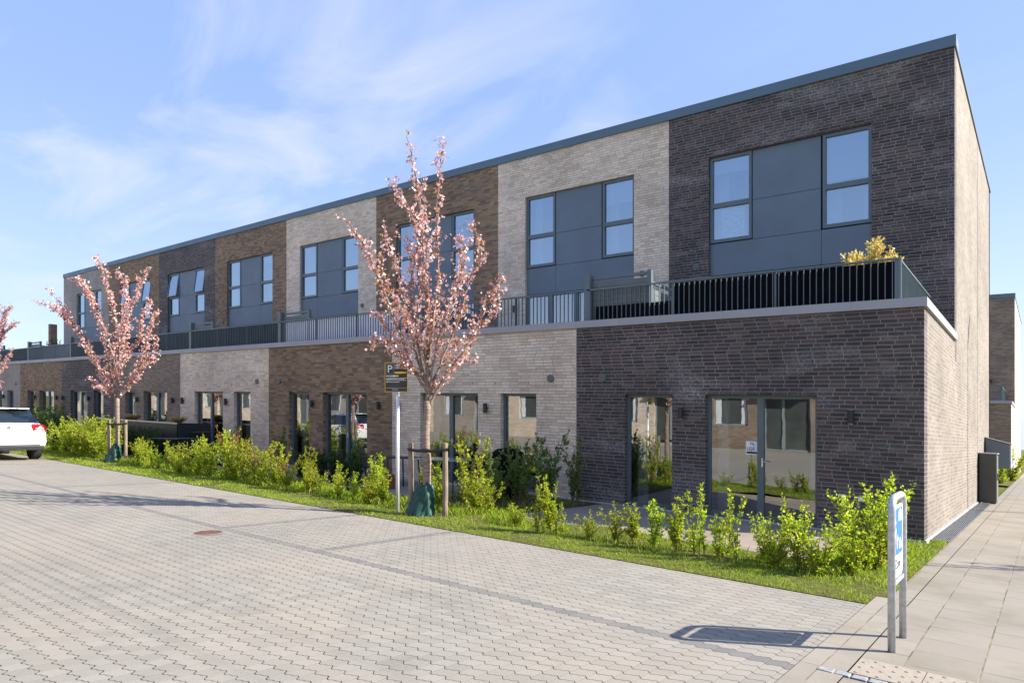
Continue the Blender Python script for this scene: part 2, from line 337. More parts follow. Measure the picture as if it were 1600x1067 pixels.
def pavers():
    t = NT('block_paving'); uv = t.uv(); s = t.n('ShaderNodeSeparateXYZ'); t.l(uv, s.inputs[0])
    bx, by = 0.1215, 0.1215
    x, y = s.outputs[0], s.outputs[1]
    nz = t.noise(uv, 9, 2); nz2 = t.noise(uv, 60, 2)
    xx = t.math('ADD', t.math('DIVIDE', x, bx), t.math('MULTIPLY_ADD', nz2, 0.10, -0.05))
    cx = t.math('FLOOR', xx); fx = t.math('FRACT', xx)
    # each stone's long edge sweeps in an S and steps back at the head joint
    ph0 = t.math('MULTIPLY', fx, 2*math.pi)
    wave = t.math('ADD', t.math('MULTIPLY', t.math('SINE', ph0), 0.0135), t.math('MULTIPLY', t.math('SINE', t.math('MULTIPLY', ph0, 2)), 0.0060))
    yy = t.math('ADD', y, t.math('ADD', wave, t.math('MULTIPLY_ADD', nz, 0.010, -0.005)))
    ry = t.math('DIVIDE', yy, by); row = t.math('FLOOR', ry); fy = t.math('FRACT', ry)
    dy = t.math('MULTIPLY', t.math('MINIMUM', fy, t.math('SUBTRACT', 1.0, fy)), by)
    dx = t.math('MULTIPLY', t.math('MINIMUM', fx, t.math('SUBTRACT', 1.0, fx)), bx)
    ph = t.math('MULTIPLY', fx, 6.283)
    nearbed = t.math('LESS_THAN', dy, 0.017)
    cb = t.n('ShaderNodeCombineXYZ'); t.l(cx, cb.inputs[0]); t.l(row, cb.inputs[1])
    wn = t.n('ShaderNodeTexWhiteNoise', noise_dimensions='2D'); t.l(cb.outputs[0], wn.inputs['Vector'])
    base = t.ramp(wn.outputs['Value'], [(0.0, (0.242, 0.227, 0.196)), (0.5, (0.272, 0.255, 0.221)), (1.0, (0.298, 0.278, 0.241))])
    gr = t.ramp(t.noise(uv, 160, 4, 0.8), [(0.3, (0.84,)*3), (0.72, (1.13,)*3)])
    base = t.mix(1.0, base, gr, 'MULTIPLY')
    big = t.noise(uv, 0.7, 6, 0.6)
    base = t.mix(t.rng(big, 0.42, 0.72, 0, 0.7), base, (0.32, 0.28, 0.225))
    med = t.noise(uv, 2.2, 5, 0.7)
    base = t.mix(t.rng(med, 0.55, 0.8, 0, 0.5), base, (0.21, 0.20, 0.18))
    # single rows of dark stones marking the bays
    def rowband(a):  # rows centred at y=a
        k = round(a/by); return t.math('COMPARE', row, float(k), 0.1)
    band = rowband(-7.42)
    wx = t.math('LESS_THAN', y, -4.9)
    inb = t.math('GREATER_THAN', y, -7.42)
    for X in (-5.06, -7.12, -13.1, -19.1, -21.2, -27.2, -33.2):
        band = t.math('MAXIMUM', band, t.math('MULTIPLY', t.math('COMPARE', t.math('ADD', x, 0), X, 0.075), inb))
    base = t.mix(t.math('MULTIPLY', band, t.rng(wn.outputs['Value'], 0, 1, 0.55, 1)), base, (0.16, 0.155, 0.148))
    wide = t.noise(uv, 0.22, 5, 0.62, 0.4)
    base = t.mix(t.rng(wide, 0.42, 0.68, 0, 0.45), base, (0.20, 0.188, 0.162))
    spots = t.math('MULTIPLY', t.rng(t.noise(uv, 1.6, 2, 0.4), 0.66, 0.72), t.rng(t.noise(uv, 30, 4, 0.7), 0.4, 0.6, .4, 1))
    base = t.mix(t.math('MULTIPLY', spots, 0.3), base, (0.12, 0.11, 0.10))
    mpt = t.n('ShaderNodeMapping'); mpt.inputs['Scale'].default_value = (0.12, 2.6, 1); mpt.inputs['Rotation'].default_value = (0, 0, 0.04); t.l(uv, mpt.inputs[0])
    track = t.math('MULTIPLY', t.rng(t.noise(mpt.outputs[0], 1.3, 3, 0.5), 0.55, 0.68), t.math('LESS_THAN', y, -7.6))
    base = t.mix(t.math('MULTIPLY', track, 0.33), base, (0.17, 0.16, 0.145))
    jb = t.math('SUBTRACT', 1.0, t.math('SMOOTH_MIN', t.math('DIVIDE', dy, 0.0068), 1.0, 0.3), clamp=True)
    jh = t.math('MULTIPLY', t.math('SUBTRACT', 1.0, t.math('SMOOTH_MIN', t.math('DIVIDE', dx, 0.0035), 1.0, 0.3), clamp=True), 0.9)
    side = t.rng(t.math('COSINE', ph0), -0.6, 0.5, 0.35, 1.0)
    vary = t.rng(t.noise(uv, 3, 3), 0.35, 0.6, 0.35, 1.0)
    deep = t.math('MULTIPLY', t.math('MAXIMUM', t.math('MULTIPLY', jb, side), t.math('MULTIPLY', jh, nearbed)), vary)
    sand = t.mix(t.rng(t.noise(uv, 5, 3), 0.45, 0.6), (0.37, 0.325, 0.26), (0.30, 0.265, 0.205))
    c = t.mix(t.math('MULTIPLY', jh, 0.55), base, sand)
    c = t.mix(deep, c, (0.042, 0.037, 0.028))
    hgt = t.math('ADD', t.math('MULTIPLY', t.math('MAXIMUM', jb, t.math('MULTIPLY', jh, 0.35)), -1.0), t.math('MULTIPLY', t.noise(uv, 130, 4, 0.8), 0.22))
    t.principled(c, 0.85, 0, t.bump(hgt, 0.85, 0.010), 0.25); return t.m
M['pavers'] = pavers()
def slabs(name, bw, bh, col, mort=(0.12, 0.10, 0.07), stag=0.5, edge=0.006):
    t = NT(name); uv = t.uv(); s = t.n('ShaderNodeSeparateXYZ'); t.l(uv, s.inputs[0])
    c0 = t.n('ShaderNodeCombineXYZ')           # columns run along y
    t.l(s.outputs[1], c0.inputs[0]); t.l(t.math('ADD', s.outputs[0], -0.30), c0.inputs[1])
    b = t.n('ShaderNodeTexBrick'); b.offset = stag; t.l(c0.outputs[0], b.inputs['Vector'])
    for k, v in (('Scale', 1), ('Brick Width', bw), ('Row Height', bh), ('Mortar Size', edge), ('Mortar Smooth', 0.2), ('Bias', 0)): b.inputs[k].default_value = v
    b.inputs['Color1'].default_value = (0, 0, 0, 1); b.inputs['Color2'].default_value = (1, 1, 1, 1)
    c = t.ramp(b.outputs['Color'], [(0.0, tuple(k*0.93 for k in col)), (0.5, col), (1.0, tuple(k*1.07 for k in col))])
    c = t.mix(1.0, c, t.ramp(t.noise(uv, 140, 5, 0.8), [(0.3, (0.84,)*3), (0.72, (1.1,)*3)]), 'MULTIPLY')
    c = t.mix(t.rng(t.noise(uv, 1.1, 6, 0.65), 0.45, 0.7, 0, 0.8), c, (col[0]*0.68, col[1]*0.68, col[2]*0.60))
    c = t.mix(t.rng(t.noise(uv, 4, 4, 0.6), 0.6, 0.8, 0, 0.4), c, (0.34, 0.275, 0.215))
    c = t.mix(b.outputs['Fac'], c, t.mix(t.rng(t.noise(uv, 3, 3), 0.4, 0.6), mort, tuple(k*2.3 for k in mort)))
    h = t.math('ADD', t.math('MULTIPLY', b.outputs['Fac'], -1.0), t.math('MULTIPLY', t.noise(uv, 100, 4, 0.8), 0.2))
    t.principled(c, 0.85, 0, t.bump(h, 0.6, 0.008), 0.25); return t.m
M['slabs'] = slabs('footpath_slabs', 0.42, 0.425, (0.272, 0.243, 0.20))
M['patio'] = slabs('patio_slabs', 0.30, 0.60, (0.30, 0.25, 0.20), (0.14, 0.12, 0.09))
M['border'] = slabs('border_slabs', 0.60, 0.30, (0.282, 0.253, 0.21), stag=0)
def grass_ground():
    t = NT('lawn_soil'); uv = t.uv()
    c = t.ramp(t.noise(uv, 8, 6, 0.75), [(0.3, (0.10, 0.072, 0.045)), (0.47, (0.12, 0.115, 0.035)), (0.6, (0.16, 0.20, 0.032)), (0.8, (0.22, 0.27, 0.05))])
    t.principled(c, 0.95, 0, t.bump(t.noise(uv, 40, 5, 0.8), 1, 0.03), 0.1); return t.m
M['lawn'] = grass_ground()
def leafmat(name, stops, trans=0.35, rough=0.5):
    t = NT(name); oi = t.n('ShaderNodeObjectInfo'); g = t.n('ShaderNodeNewGeometry')
    c = t.ramp(g.outputs['Random Per Island'], stops)
    hs = t.n('ShaderNodeHueSaturation'); t.l(c, hs.inputs['Color']); t.l(t.rng(oi.outputs['Random'], 0, 1, 0.490, 0.515), hs.inputs['Hue']); t.l(t.rng(oi.outputs['Random'], 0, 1, 0.78, 1.12), hs.inputs['Value'])
    p = t.principled(hs.outputs[0], rough, 0, None, 0.3)
    tr = t.n('ShaderNodeBsdfTranslucent'); t.l(hs.outputs[0], tr.inputs[0])
    mx = t.n('ShaderNodeMixShader'); mx.inputs[0].default_value = trans; t.l(p.outputs[0], mx.inputs[1]); t.l(tr.outputs[0], mx.inputs[2]); t.l(mx.outputs[0], t.out.inputs[0]); return t.m
M['leaf_lime'] = leafmat('leaf_lime', [(0.0, (0.14, 0.21, 0.012)), (0.25, (0.32, 0.42, 0.016)), (0.6, (0.52, 0.63, 0.025)), (0.9, (0.70, 0.74, 0.06)), (1.0, (0.60, 0.50, 0.12))], 0.55)
M['leaf_red'] = leafmat('leaf_red', [(0.0, (0.20, 0.05, 0.02)), (0.5, (0.36, 0.15, 0.03)), (1.0, (0.42, 0.36, 0.05))], 0.4)
M['leaf_dark'] = leafmat('leaf_dark', [(0.0, (0.02, 0.045, 0.012)), (0.5, (0.045, 0.09, 0.02)), (1.0, (0.08, 0.15, 0.03))], 0.3)
M['leaf_mid'] = leafmat('leaf_mid', [(0.0, (0.08, 0.14, 0.03)), (0.5, (0.15, 0.24, 0.045)), (1.0, (0.25, 0.36, 0.07))], 0.4)
M['leaf_gold'] = leafmat('leaf_gold', [(0.0, (0.40, 0.26, 0.05)), (0.5, (0.68, 0.50, 0.14)), (1.0, (0.82, 0.68, 0.36))], 0.35)
M['grass'] = leafmat('grass_blade', [(0.0, (0.12, 0.17, 0.012)), (0.4, (0.25, 0.36, 0.02)), (0.75, (0.40, 0.50, 0.035)), (0.92, (0.52, 0.56, 0.10)), (1.0, (0.55, 0.45, 0.24))], 0.45)
M['petal'] = leafmat('petal', [(0.0, (0.72, 0.34, 0.36)), (0.4, (0.84, 0.52, 0.53)), (0.8, (0.90, 0.70, 0.70)), (1.0, (0.93, 0.86, 0.84))], 0.35)
M['leaf_copper'] = leafmat('leaf_copper', [(0.0, (0.30, 0.10, 0.03)), (0.5, (0.50, 0.20, 0.04)), (1.0, (0.68, 0.38, 0.07))], 0.4)
def bark(name, a, b, band=18):
    t = NT(name); o = t.obj(); mp = t.n('ShaderNodeMapping'); mp.inputs['Scale'].default_value = (3, 3, band); t.l(o, mp.inputs[0])
    n = t.noise(mp.outputs[0], 2.2, 5, 0.7)
    c = t.ramp(n, [(0.3, a), (0.55, tuple((x+y)/2 for x, y in zip(a, b))), (0.7, b)])
    t.principled(c, 0.75, 0, t.bump(n, 0.6, 0.01), 0.3); return t.m
M['bark'] = bark('cherry_bark', (0.15, 0.095, 0.07), (0.42, 0.33, 0.27))
M['stem'] = bark('stem_bark', (0.10, 0.065, 0.04), (0.22, 0.16, 0.10), 6)
M['stake'] = bark('stake_wood', (0.17, 0.125, 0.085), (0.36, 0.29, 0.215), 2)

# ---------------- ground ----------------
def sheet(name, x0, x1, y0, y1, z, mat, nx=1, ny=1, label=None):
    mb = MB()
    for i in range(nx):
        for j in range(ny):
            xa, xb = x0+(x1-x0)*i/nx, x0+(x1-x0)*(i+1)/nx; ya, yb = y0+(y1-y0)*j/ny, y0+(y1-y0)*(j+1)/ny
            mb.quad((xa, ya, z), (xb, ya, z), (xb, yb, z), (xa, yb, z))
    o = mb.build(name, mat, None, True); o['kind'] = 'structure'; return o
sheet('ground', -420, 420, -420, 420, -0.06, M['lawn'])
sheet('parking_pavement', -120, 0.165, -17.0, -5.03, 0.0, M['pavers'])
sheet('border_path', 0.172, 0.462, -17.0, -4.6, 0.004, M['border'])
mb = MB()
for (a, b, c, d) in ((0.47, 4.4, -6.80, 60), (0.285, 0.462, -4.592, 60), (0.47, 4.4, -17, -7.32)):
    mb.quad((a, c, 0.004), (b, c, 0.004), (b, d, 0.004), (a, d, 0.004))
o = mb.build('footpath', M['slabs'], None, True); o['kind'] = 'structure'
# tactile slabs with raised domes
mb = MB()
for i in range(10):
    xa = 0.47+i*0.40
    mb.box(xa+0.003, xa+0.397, -7.195, -6.806, -0.05, 0.006)
    for a in range(6):
        for b in range(6):
            cx, cy = xa+0.04+a*0.064, -7.16+b*0.064
            if (a+b) % 2: continue
            mb.lathe((cx, cy, 0.005), [(0.015, 0), (0.012, 0.005), (0.005, 0.007)], 7)
o = mb.build('tactile_paving', plain('tactile', (0.32, 0.275, 0.22), 0.85, 0, 0.12, 25, 0.2, 0.3), None, True); o['kind'] = 'structure'
mb = MB(); x = 0.30
while x < 4.2:
    l = R.uniform(0.085, 0.12); mb.box(x, x+l, -7.29+R.uniform(-.006, .006), -7.212, -0.05, 0.010+R.uniform(-.003, .003)); x += l+0.012
o = mb.build('granite_sett_strip', M['granite'], None, True, bevel=0.006); o['kind'] = 'structure'
# lawn strip with a slightly uneven surface
mb = MB(); nx, ny = 260, 8
def lawn_z(x, y):
    e = min(1, max(0, (y+5.03)/.25))*min(1, max(0, (.17-x)/.25))
    return 0.007+e*max(0, 0.012+0.03*math.sin(x*1.3+y)*math.sin(y*2.1+x*.4)+0.02*math.sin(x*3.1))
xs = [-80+80.171*i/nx for i in range(nx+1)]; ys = [-5.0305, -4.93, -4.7, -4.4, -4.1, -3.8, -3.5, -3.3, -3.12]
base = len(mb.v)
for x in xs:
    for y in ys: mb.v.append((x, y, lawn_z(x, y)))
for i in range(nx):
    for j in range(ny):
        a = i*(ny+1)+j; mb.f.append((a, a+ny+1, a+ny+2, a+1)); mb.m.append(0)
o = mb.build('lawn_strip', M['lawn'], None, True, smooth=True); o['kind'] = 'structure'
sheet('side_lawn', 0.160, 0.284, -4.598, 0.32, 0.006, M['lawn'])
sheet('corner_lawn', -0.9, 0.166, -3.118, -0.02, 0.004, M['lawn'])
sheet('patio_paving', -5.6, -0.905, -3.118, 0.10, 0.012, M['patio'])
for i, (a, b) in enumerate(((-16.9, -8.2), (-28.6, -18.0), (-40, -29.4), (-51, -41))):
    sheet('patio_paving', a, b, -2.55, 0.10, 0.010, M['patio'])
sheet('planting_bed', -8.195, -5.605, -3.118, 0.10, 0.006, M['soil'])

# ---------------- houses ----------------
def wall_holes(mb, x0, x1, z0, z1, y, th, holes, m=0):
    xs = sorted({x0, x1, *[h[0] for h in holes], *[h[1] for h in holes]}); zs = sorted({z0, z1, *[h[2] for h in holes], *[h[3] for h in holes]})
    def isin(a, b): return any(h[0]-1e-6 <= a <= h[1]+1e-6 and h[2]-1e-6 <= b <= h[3]+1e-6 for h in holes)
    for i in range(len(xs)-1):
        for j in range(len(zs)-1):
            a, b, c, d = xs[i], xs[i+1], zs[j], zs[j+1]
            if isin((a+b)/2, (c+d)/2): continue
            mb.quad((a, y, c), (b, y, c), (b, y, d), (a, y, d), m)
            mb.quad((b, y+th, c), (a, y+th, c), (a, y+th, d), (b, y+th, d), m)
    for (a, b, c, d) in holes:
        mb.quad((a, y, c), (a, y+th, c), (a, y+th, d), (a, y, d), m)
        mb.quad((b, y+th, c), (b, y, c), (b, y, d), (b, y+th, d), m)
        mb.quad((a, y, d), (a, y+th, d), (b, y+th, d), (b, y, d), m)
        if c > z0+1e-6: mb.quad((a, y+th, c), (a, y, c), (b, y, c), (b, y+th, c), m)
    mb.quad((x0, y+th, z0), (x0, y, z0), (x0, y, z1), (x0, y+th, z1), m)
    mb.quad((x1, y, z0), (x1, y+th, z0), (x1, y+th, z1), (x1, y, z1), m)
    mb.quad((x0, y, z1), (x1, y, z1), (x1, y+th, z1), (x0, y+th, z1), m)
def window(par, name, a, b, c, d, y, fr=0.055, dep=0.07, gl='glass', split=None, tran=None, handle=False, tilt=False):
    """framed pane(s) in the opening a..b, c..d, frame front at y"""
    mb = MB()
    mb.box(a, a+fr, y, y+dep, c, d); mb.box(b-fr, b, y, y+dep, c, d)
    mb.box(a+fr, b-fr, y, y+dep, d-fr, d); mb.box(a+fr, b-fr, y, y+dep, c, c+fr*1.2)
    cells = [(a+fr, b-fr, c+fr*1.2, d-fr)]
    if split is not None:
        mb.box(split-fr, split+fr, y-0.004, y+dep+0.004, c+fr*1.2, d-fr)
        cells = [(a+fr, split-fr, c+fr*1.2, d-fr), (split+fr, b-fr, c+fr*1.2, d-fr)]
    if tran is not None:
        mb.box(a+fr, b-fr, y-0.004, y+dep+0.004, tran-fr*.85, tran+fr*.85)
        cells = [(a+fr, b-fr, c+fr*1.2, tran-fr*.85), (a+fr, b-fr, tran+fr*.85, d-fr)]
    o = mb.build(name, M['frame'], par, True)
    for k, (p, q, r, s) in enumerate(cells):
        g = MB()
        yy = y+dep*0.55
        if tilt and k == 1:
            g.quad((p, yy-0.15, r), (q, yy-0.15, r), (q, yy-.01, s), (p, yy-.01, s))
            sb = MB(); c4 = [(p, yy-.15, r), (q, yy-.15, r), (q, yy-.01, s), (p, yy-.01, s)]
            for e4 in range(4): sb.tube([c4[e4], c4[(e4+1) % 4]], .035, 4)
            sb.build('tilted_sash', M['frame'], o, True)
        else: g.quad((p, yy, r), (q, yy, r), (q, yy, s), (p, yy, s))
        g.build('pane', M[gl], o, True)
    if handle:
        h = MB(); x = (split or b-.1)+0.035
        h.box(x-.012, x+.012, y-.012, y-.004, c+.93, c+1.08); h.tube([(x, y-.012, c+1.02), (x, y-.05, c+1.02), (x+.10, y-.05, c+1.02)], 0.008, 8)
        h.build('handle', M['chrome'], o, True)
    return o
LOWZ, DZ, HZ = 3.60, 4.19, 9.49
HEAD = 2.235
def lamp(par, x, y, z=1.89):
    mb = MB(); mb.box(x-.018, x+.018, y-.03, y-.001, z-.03, z+.03); mb.lathe((x, y-.075, z-.11), [(0.046, 0), (0.048, .004), (0.048, .216), (0.046, .22)], 16)
    o = mb.build('wall_lamp', M['lamp_black'], par, True)
    for dz in (.107, -.115):
        e = MB(); e.lathe((x, y-.075, z+dz), [(0.040, 0), (0.040, .006)], 14); e.build('lens', M['sign_white'], o, True)
def vent(par, x, y, z, r=0.085):
    mb = MB(); mb.lathe((x, y, z), [(r*.8, -0.035), (r, -0.03), (r, 0.0)], 24, axis='Y'); 
    o = mb.build('air_vent', M['vent'], par, True)
    g = MB()
    for k in range(-3, 4):
        hw = math.sqrt(max(0, (r*.78)**2-(k*r*.22)**2)); g.box(x-hw, x+hw, y-.043, y-.036, z+k*r*.22-.004, z+k*r*.22+.004)
    g.build('grille', M['frame'], o, True)
def railing(par, xa, xb, y, z0=3.74, z1=4.47, step=0.105):
    mb = MB()
    mb.box(xa, xb, y-.02, y+.02, z1-.03, z1); mb.box(xa, xb, y-.008, y+.008, z0+.05, z0+.075)
    n = max(1, round((xb-xa)/step))
    for i in range(n+1):
        x = xa+(xb-xa)*i/n; mb.box(x-.006, x+.006, y-.014, y+.014, z0-.02, z1-.03)
    m = max(1, round((xb-xa)/1.9))
    for i in range(m+1):
        x = xa+(xb-xa)*i/m; mb.box(x-.018, x+.018, y+.021, y+.055, z0-.05, z1-.005)
    return mb.build('railing', M['rail'], par, True)
def house(label, xl, xr, ul, ur, kind, low, up, y0=0.0, end=False, xt=None, ut=None, lowonly=False, terrace='slats', blind=None, far=False):
    xt = xr if xt is None else xt; ut = ur if ut is None else ut
    H = thing('terraced_house', label, 'house', (xl+xr)/2, y0, group='houses of the terrace row')
    zc = 3.742
    if kind == 'A': lw = (xt-4.62, xt-3.60); dw = (xt-2.95, xt-1.01); lamps = (xt-3.40, xt-0.48); vx = xt-5.12; 
    else: lw = (xt-2.05, xt-1.04); dw = (xt-4.65, xt-2.73); lamps = (xt-5.42, xt-2.45); vx = xt-0.65
    mb = MB(); holes = [(lw[0], lw[1], 0.05, HEAD), (dw[0], dw[1], 0.05, HEAD)]
    wall_holes(mb, xl, xr, -0.45, LOWZ, y0, 0.34, holes)
    mb.build('ground_floor_wall', M[low], H, True)
    mb = MB(); mb.box(xl+.001, xr-.001 if not end else xr+.012, y0-.012, y0, -0.4, 0.035); mb.build('plinth', M['plinth'], H, True)
    yw = y0+0.11
    window(H, 'patio_window', lw[0], lw[1], 0.05, HEAD, yw)
    window(H, 'patio_door', dw[0], dw[1], 0.05, HEAD, yw, split=(dw[0]+dw[1])/2, handle=True)
    for x in lamps: lamp(H, x, y0)
    vent(H, vx, y0, 2.56)
    # parapet coping in ~1.07 m lengths with joints
    mb = MB(); n = max(1, round((xr-xl)/1.07)); xe = xr+(0.045 if end else 0)
    for i in range(n):
        a = xl+(xe-xl)*i/n; b = xl+(xe-xl)*(i+1)/n
        mb.box(a+.0015, b-.0015 if i < n-1 or not end else b, y0-.045, y0+.40, LOWZ+.002, zc)
    if end:
        mb.box(xr-.40, xr+.045, y0+.403, y0+DZ-.002, LOWZ+.002, zc); mb.box(xr+.004, xr+.045, y0+DZ-.0015, y0+DZ+.07, LOWZ+.002, zc)
    mb.build('parapet_coping', M['coping'], H, True)
    # weep slots above the openings
    for (a, b) in (lw, dw):
        x = a-.15
        while x < b+.3:
            mb = MB(); mb.box(x-.006, x+.006, y0-.0025, y0+.01, 2.43, 2.49); mb.build('weep_hole', M['void'], H, True); x += 0.95
    # insides
    mb = MB()
    mb.box(xl+.02, xr-.36 if end else xr-.02, y0+.345, y0+(DZ+9.9 if not lowonly else 9), -0.3, 0.045, 1)
    mb.box(xl+.02, xr-.36 if end else xr-.02, y0+.345, y0+(DZ-.002 if not lowonly else 9), 3.25, 3.35, 2)
    mb.box(xl-.08, xl+.08, y0+.345, y0+9, -0.3, 3.245, 0)
    mb.box(xl+.081, xr-.36 if end else xr-.085, y0+6.2, y0+6.3, 0.046, 3.245, 0)
    mb.build('interior', [M['plaster'], M['inner_floor'], M['concrete_core']], H, True)
    for (a, b) in (lw, dw):      # curtains just inside
        for side in ((a+.06, a+.30), (b-.22, b-.06)):
            n = 10; mb = MB()
            for i in range(n):
                p = side[0]+(side[1]-side[0])*i/n; q = side[0]+(side[1]-side[0])*(i+1)/n
                ya = y0+.42+.02*math.cos(i*math.pi); yb = y0+.42+.02*math.cos((i+1)*math.pi)
                mb.quad((p, ya, .06), (q, yb, .06), (q, yb, HEAD+.1), (p, ya, HEAD+.1))
            mb.build('curtain', M['curtain'], H, True)
    if blind:
        for (a, b) in (lw, dw):
            mb = MB()
            for k in range(36):
                z = 2.2-k*.04; mb.box(a+.06, b-.06, y0+.25, y0+.275, z-.002, z+.001)
            mb.build('venetian_blind', M['curtain'], H, True)
    if not lowonly:
        yu = y0+DZ
        oh = (ut-4.62, ut-1.0, 3.38, 8.32)
        mb = MB(); wall_holes(mb, ul, ur, 3.2, HZ, yu, 0.34, [oh]); mb.build('upper_wall', M[up], H, True)
        a, b = oh[0], oh[1]; wl = a+1.04; wr = b-1.03
        yf = yu+0.10
        # cladding panels with open joints, laid in front of a backing
        pn = [(wl+.012, wr-.012, 7.14, 8.31), (wl+.012, wr-.012, 6.205, 7.13)]
        if kind == 'A': pn += [(a+.006, wr-.004, 5.42, 6.195), (wr+.004, b-.006, 5.42, 6.195)]
        else: pn += [(a+.006, wl-.004, 5.42, 6.195), (wl+.004, b-.006, 5.42, 6.195)]
        for (p, q, r, s) in pn:
            m2 = MB(); m2.box(p, q, yf-.012, yf+.004, r, s); m2.build('cladding_panel', M['cladding'], H, True)
        m2 = MB(); m2.box(wl-.0, wr+.0, yf+.02, yf+.10, 6.2, 8.319); m2.box(a+.001, b-.001, yf+.02, yf+.10, 5.4, 6.2); m2.build('panel_backing', M['void'], H, True)
        tl = up in ('brick_dark', 'brick_brown') and ul < -30 and not far
        window(H, 'window', a+.01, wl-.008, 6.22, 8.31, yf-.03, 0.065, 0.09, 'glass_up', tran=7.13, tilt=tl)
        window(H, 'window', wr+.03, b-.01, 6.22, 8.31, yf-.03, 0.065, 0.09, 'glass_up', tran=7.13, tilt=tl)
        for (p0, p1) in ((a+.08, wl-.07), (wr+.09, b-.08)):
            q = R.random()
            if q < .55:
                mb = MB(); mb.box(p0, p1, yu+.20, yu+.205, 8.28-R.choice((.35, .6, 1.0, 1.9)), 8.28); mb.tube([(p0, yu+.2, 8.27), (p1, yu+.2, 8.27)], .03, 8); mb.build('roller_blind', M['blind'], H, True)
        window(H, 'terrace_door', a+.01, wl+.70, 3.40, 5.40, yf-.03, 0.06, 0.08, 'glass', split=(a+wl+.7)/2)
        window(H, 'terrace_door', wl+.71, b-.01, 3.40, 5.40, yf-.03, 0.06, 0.08, 'glass', split=(wl+.7+b)/2)
        vent(H, (ut-4.94) if kind == 'A' else (ut-.76), yu, 5.65, .08)
        lamp(H, ut-4.98 if kind == 'B' else ut-.55, yu, 5.0)
        mb = MB(); n = max(1, round((ur-ul)/1.9)); xe = ur+(0.03 if end else 0)
        for i in range(n):
            p = ul+(xe-ul)*i/n; q = ul+(xe-ul)*(i+1)/n; mb.box(p+.0015, q-(.0015 if i < n-1 else 0), yu-.04, yu+.42, HZ+.002, HZ+.23)
        if end: mb.box(ur-.42, ur+.03, yu+.423, yu+10.05, HZ+.002, HZ+.06)
        mb.build('roof_coping', M['roof_metal'], H, True)
        mb = MB()
        mb.box(ul, ur-.36 if end else ur-.001, yu+.345, yu+9.7, 9.2, HZ+.02, 2)
        mb.box(ul+.02, ur-.36 if end else ur-.02, yu+.345, yu+9.6, 6.0, 6.15, 2)
        mb.box(ul+.02, ur-.36 if end else ur-.02, yu+.345, yu+9.6, 3.2, 3.36, 2)
        mb.box(ul-.07, ul+.07, yu+.345, yu+9.6, 3.4, 5.99, 0); mb.box(ul-.07, ul+.07, yu+.345, yu+9.6, 6.151, 9.199, 0)
        mb.box(ul+.071, ur-.36 if end else ur-.071, yu+5.0, yu+5.1, 6.151, 9.199, 0); mb.box(ul+.071, ur-.36 if end else ur-.071, yu+5.0, yu+5.1, 3.361, 5.99, 0)
        mb.build('upper_interior', [M['plaster'], M['inner_floor'], M['concrete_core']], H, True)
        mb = MB(); mb.box(ul, ur, yu+9.7, yu+10.01, -.45, HZ); mb.build('rear_wall', M[up], H, True)
        for (p0, p1) in ((a+.07, wl-.06), (wr+.08, b-.07)):
            for side in ((p0, p0+.27), (p1-.16, p1)):
                mb = MB()
                for i in range(10):
                    p = side[0]+(side[1]-side[0])*i/10; q = side[0]+(side[1]-side[0])*(i+1)/10
                    ya = yu+.42+.02*math.cos(i*math.pi); yb = yu+.42+.02*math.cos((i+1)*math.pi)
                    mb.quad((p, ya, 6.2), (q, yb, 6.2), (q, yb, 8.4), (p, ya, 8.4))
                mb.build('curtain', M['curtain'], H, True)
    # terrace edge
    ye = y0+.35
    railing(H, xl+.04, (xr-.38) if end else xr-.02, ye)
    if end:
        rl = MB(); xx = xr-.40
        rl.box(xx-.02, xx+.02, ye, y0+DZ-.02, 4.44, 4.47); rl.box(xx-.008, xx+.008, ye, y0+DZ-.02, 3.79, 3.815)
        n = 34
        for i in range(n+1):
            y = ye+(DZ-.37-.0)*i/n; rl.box(xx-.014, xx+.014, y-.006, y+.006, 3.72, 4.44)
        for y in (ye+.02, ye+1.9): rl.box(xx-.056, xx-.021, y-.018, y+.018, 3.7, 4.46)
        rl.build('railing', M['rail'], H, True)
    # terrace partition: posts and boarded screen that turns back to the wall
    p = MB(); xb = xl+.06
    p.box(xb-.085, xb+.065, ye-.02, ye+.13, 3.745, 4.78); p.box(xb+1.36, xb+1.45, ye+.06, ye+.15, 3.36, 4.76); p.box(xb+.06, xb+1.36, ye+.075, ye+.125, 4.68, 4.74)
    p.box(xb+1.37, xb+1.42, ye+.151, y0+2.05, 4.50, 4.56)
    sc = p.build('terrace_partition', M['frame'], H, True)
    p = MB(); z = 3.40
    while z < 4.60:
        p.box(xb+.062, xb+1.355, ye+.088, ye+.108, z, z+.105); p.box(xb+1.385, xb+1.405, ye+.155, y0+2.0, z, z+.105) if z < 4.4 else None; z += .112
    p.build('boards', M['grey_board'], sc, True)
    return H
LB = [0.0]+[-6.285-5.69*i for i in range(12)]; UB = [0.0, -6.18, -11.84, -17.50, -23.04, -28.66, -34.2, -40.3, -46.98]
lab = ['dark brick end house with two black patio lamps, at the right end of the row',
 'cream brick house between the dark end house and the brown one, glass table outside',
 'brown brick house with white fabric on its terrace railing, left of the parking sign',
 'cream brick house with a round bistro table before its patio door',
 'grey-brown brick house behind the left cherry tree with the long black planter at its patio',
 'dark grey brick house in the left part of the row, two open tilted upper windows',
 'brown brick house on the left behind the white car roof, dense green hedge before it',
 'pale grey brick house, last one with upper floors at the far left end']
low = ['brick_dark', 'brick_cream', 'brick_brown', 'brick_cream', 'brick_greybrown', 'brick_dark', 'brick_brown', 'brick_grey']
upb = ['brick_dark', 'brick_cream', 'brick_brown', 'brick_cream', 'brick_brown', 'brick_dark', 'brick_brown', 'brick_grey']
HS = []
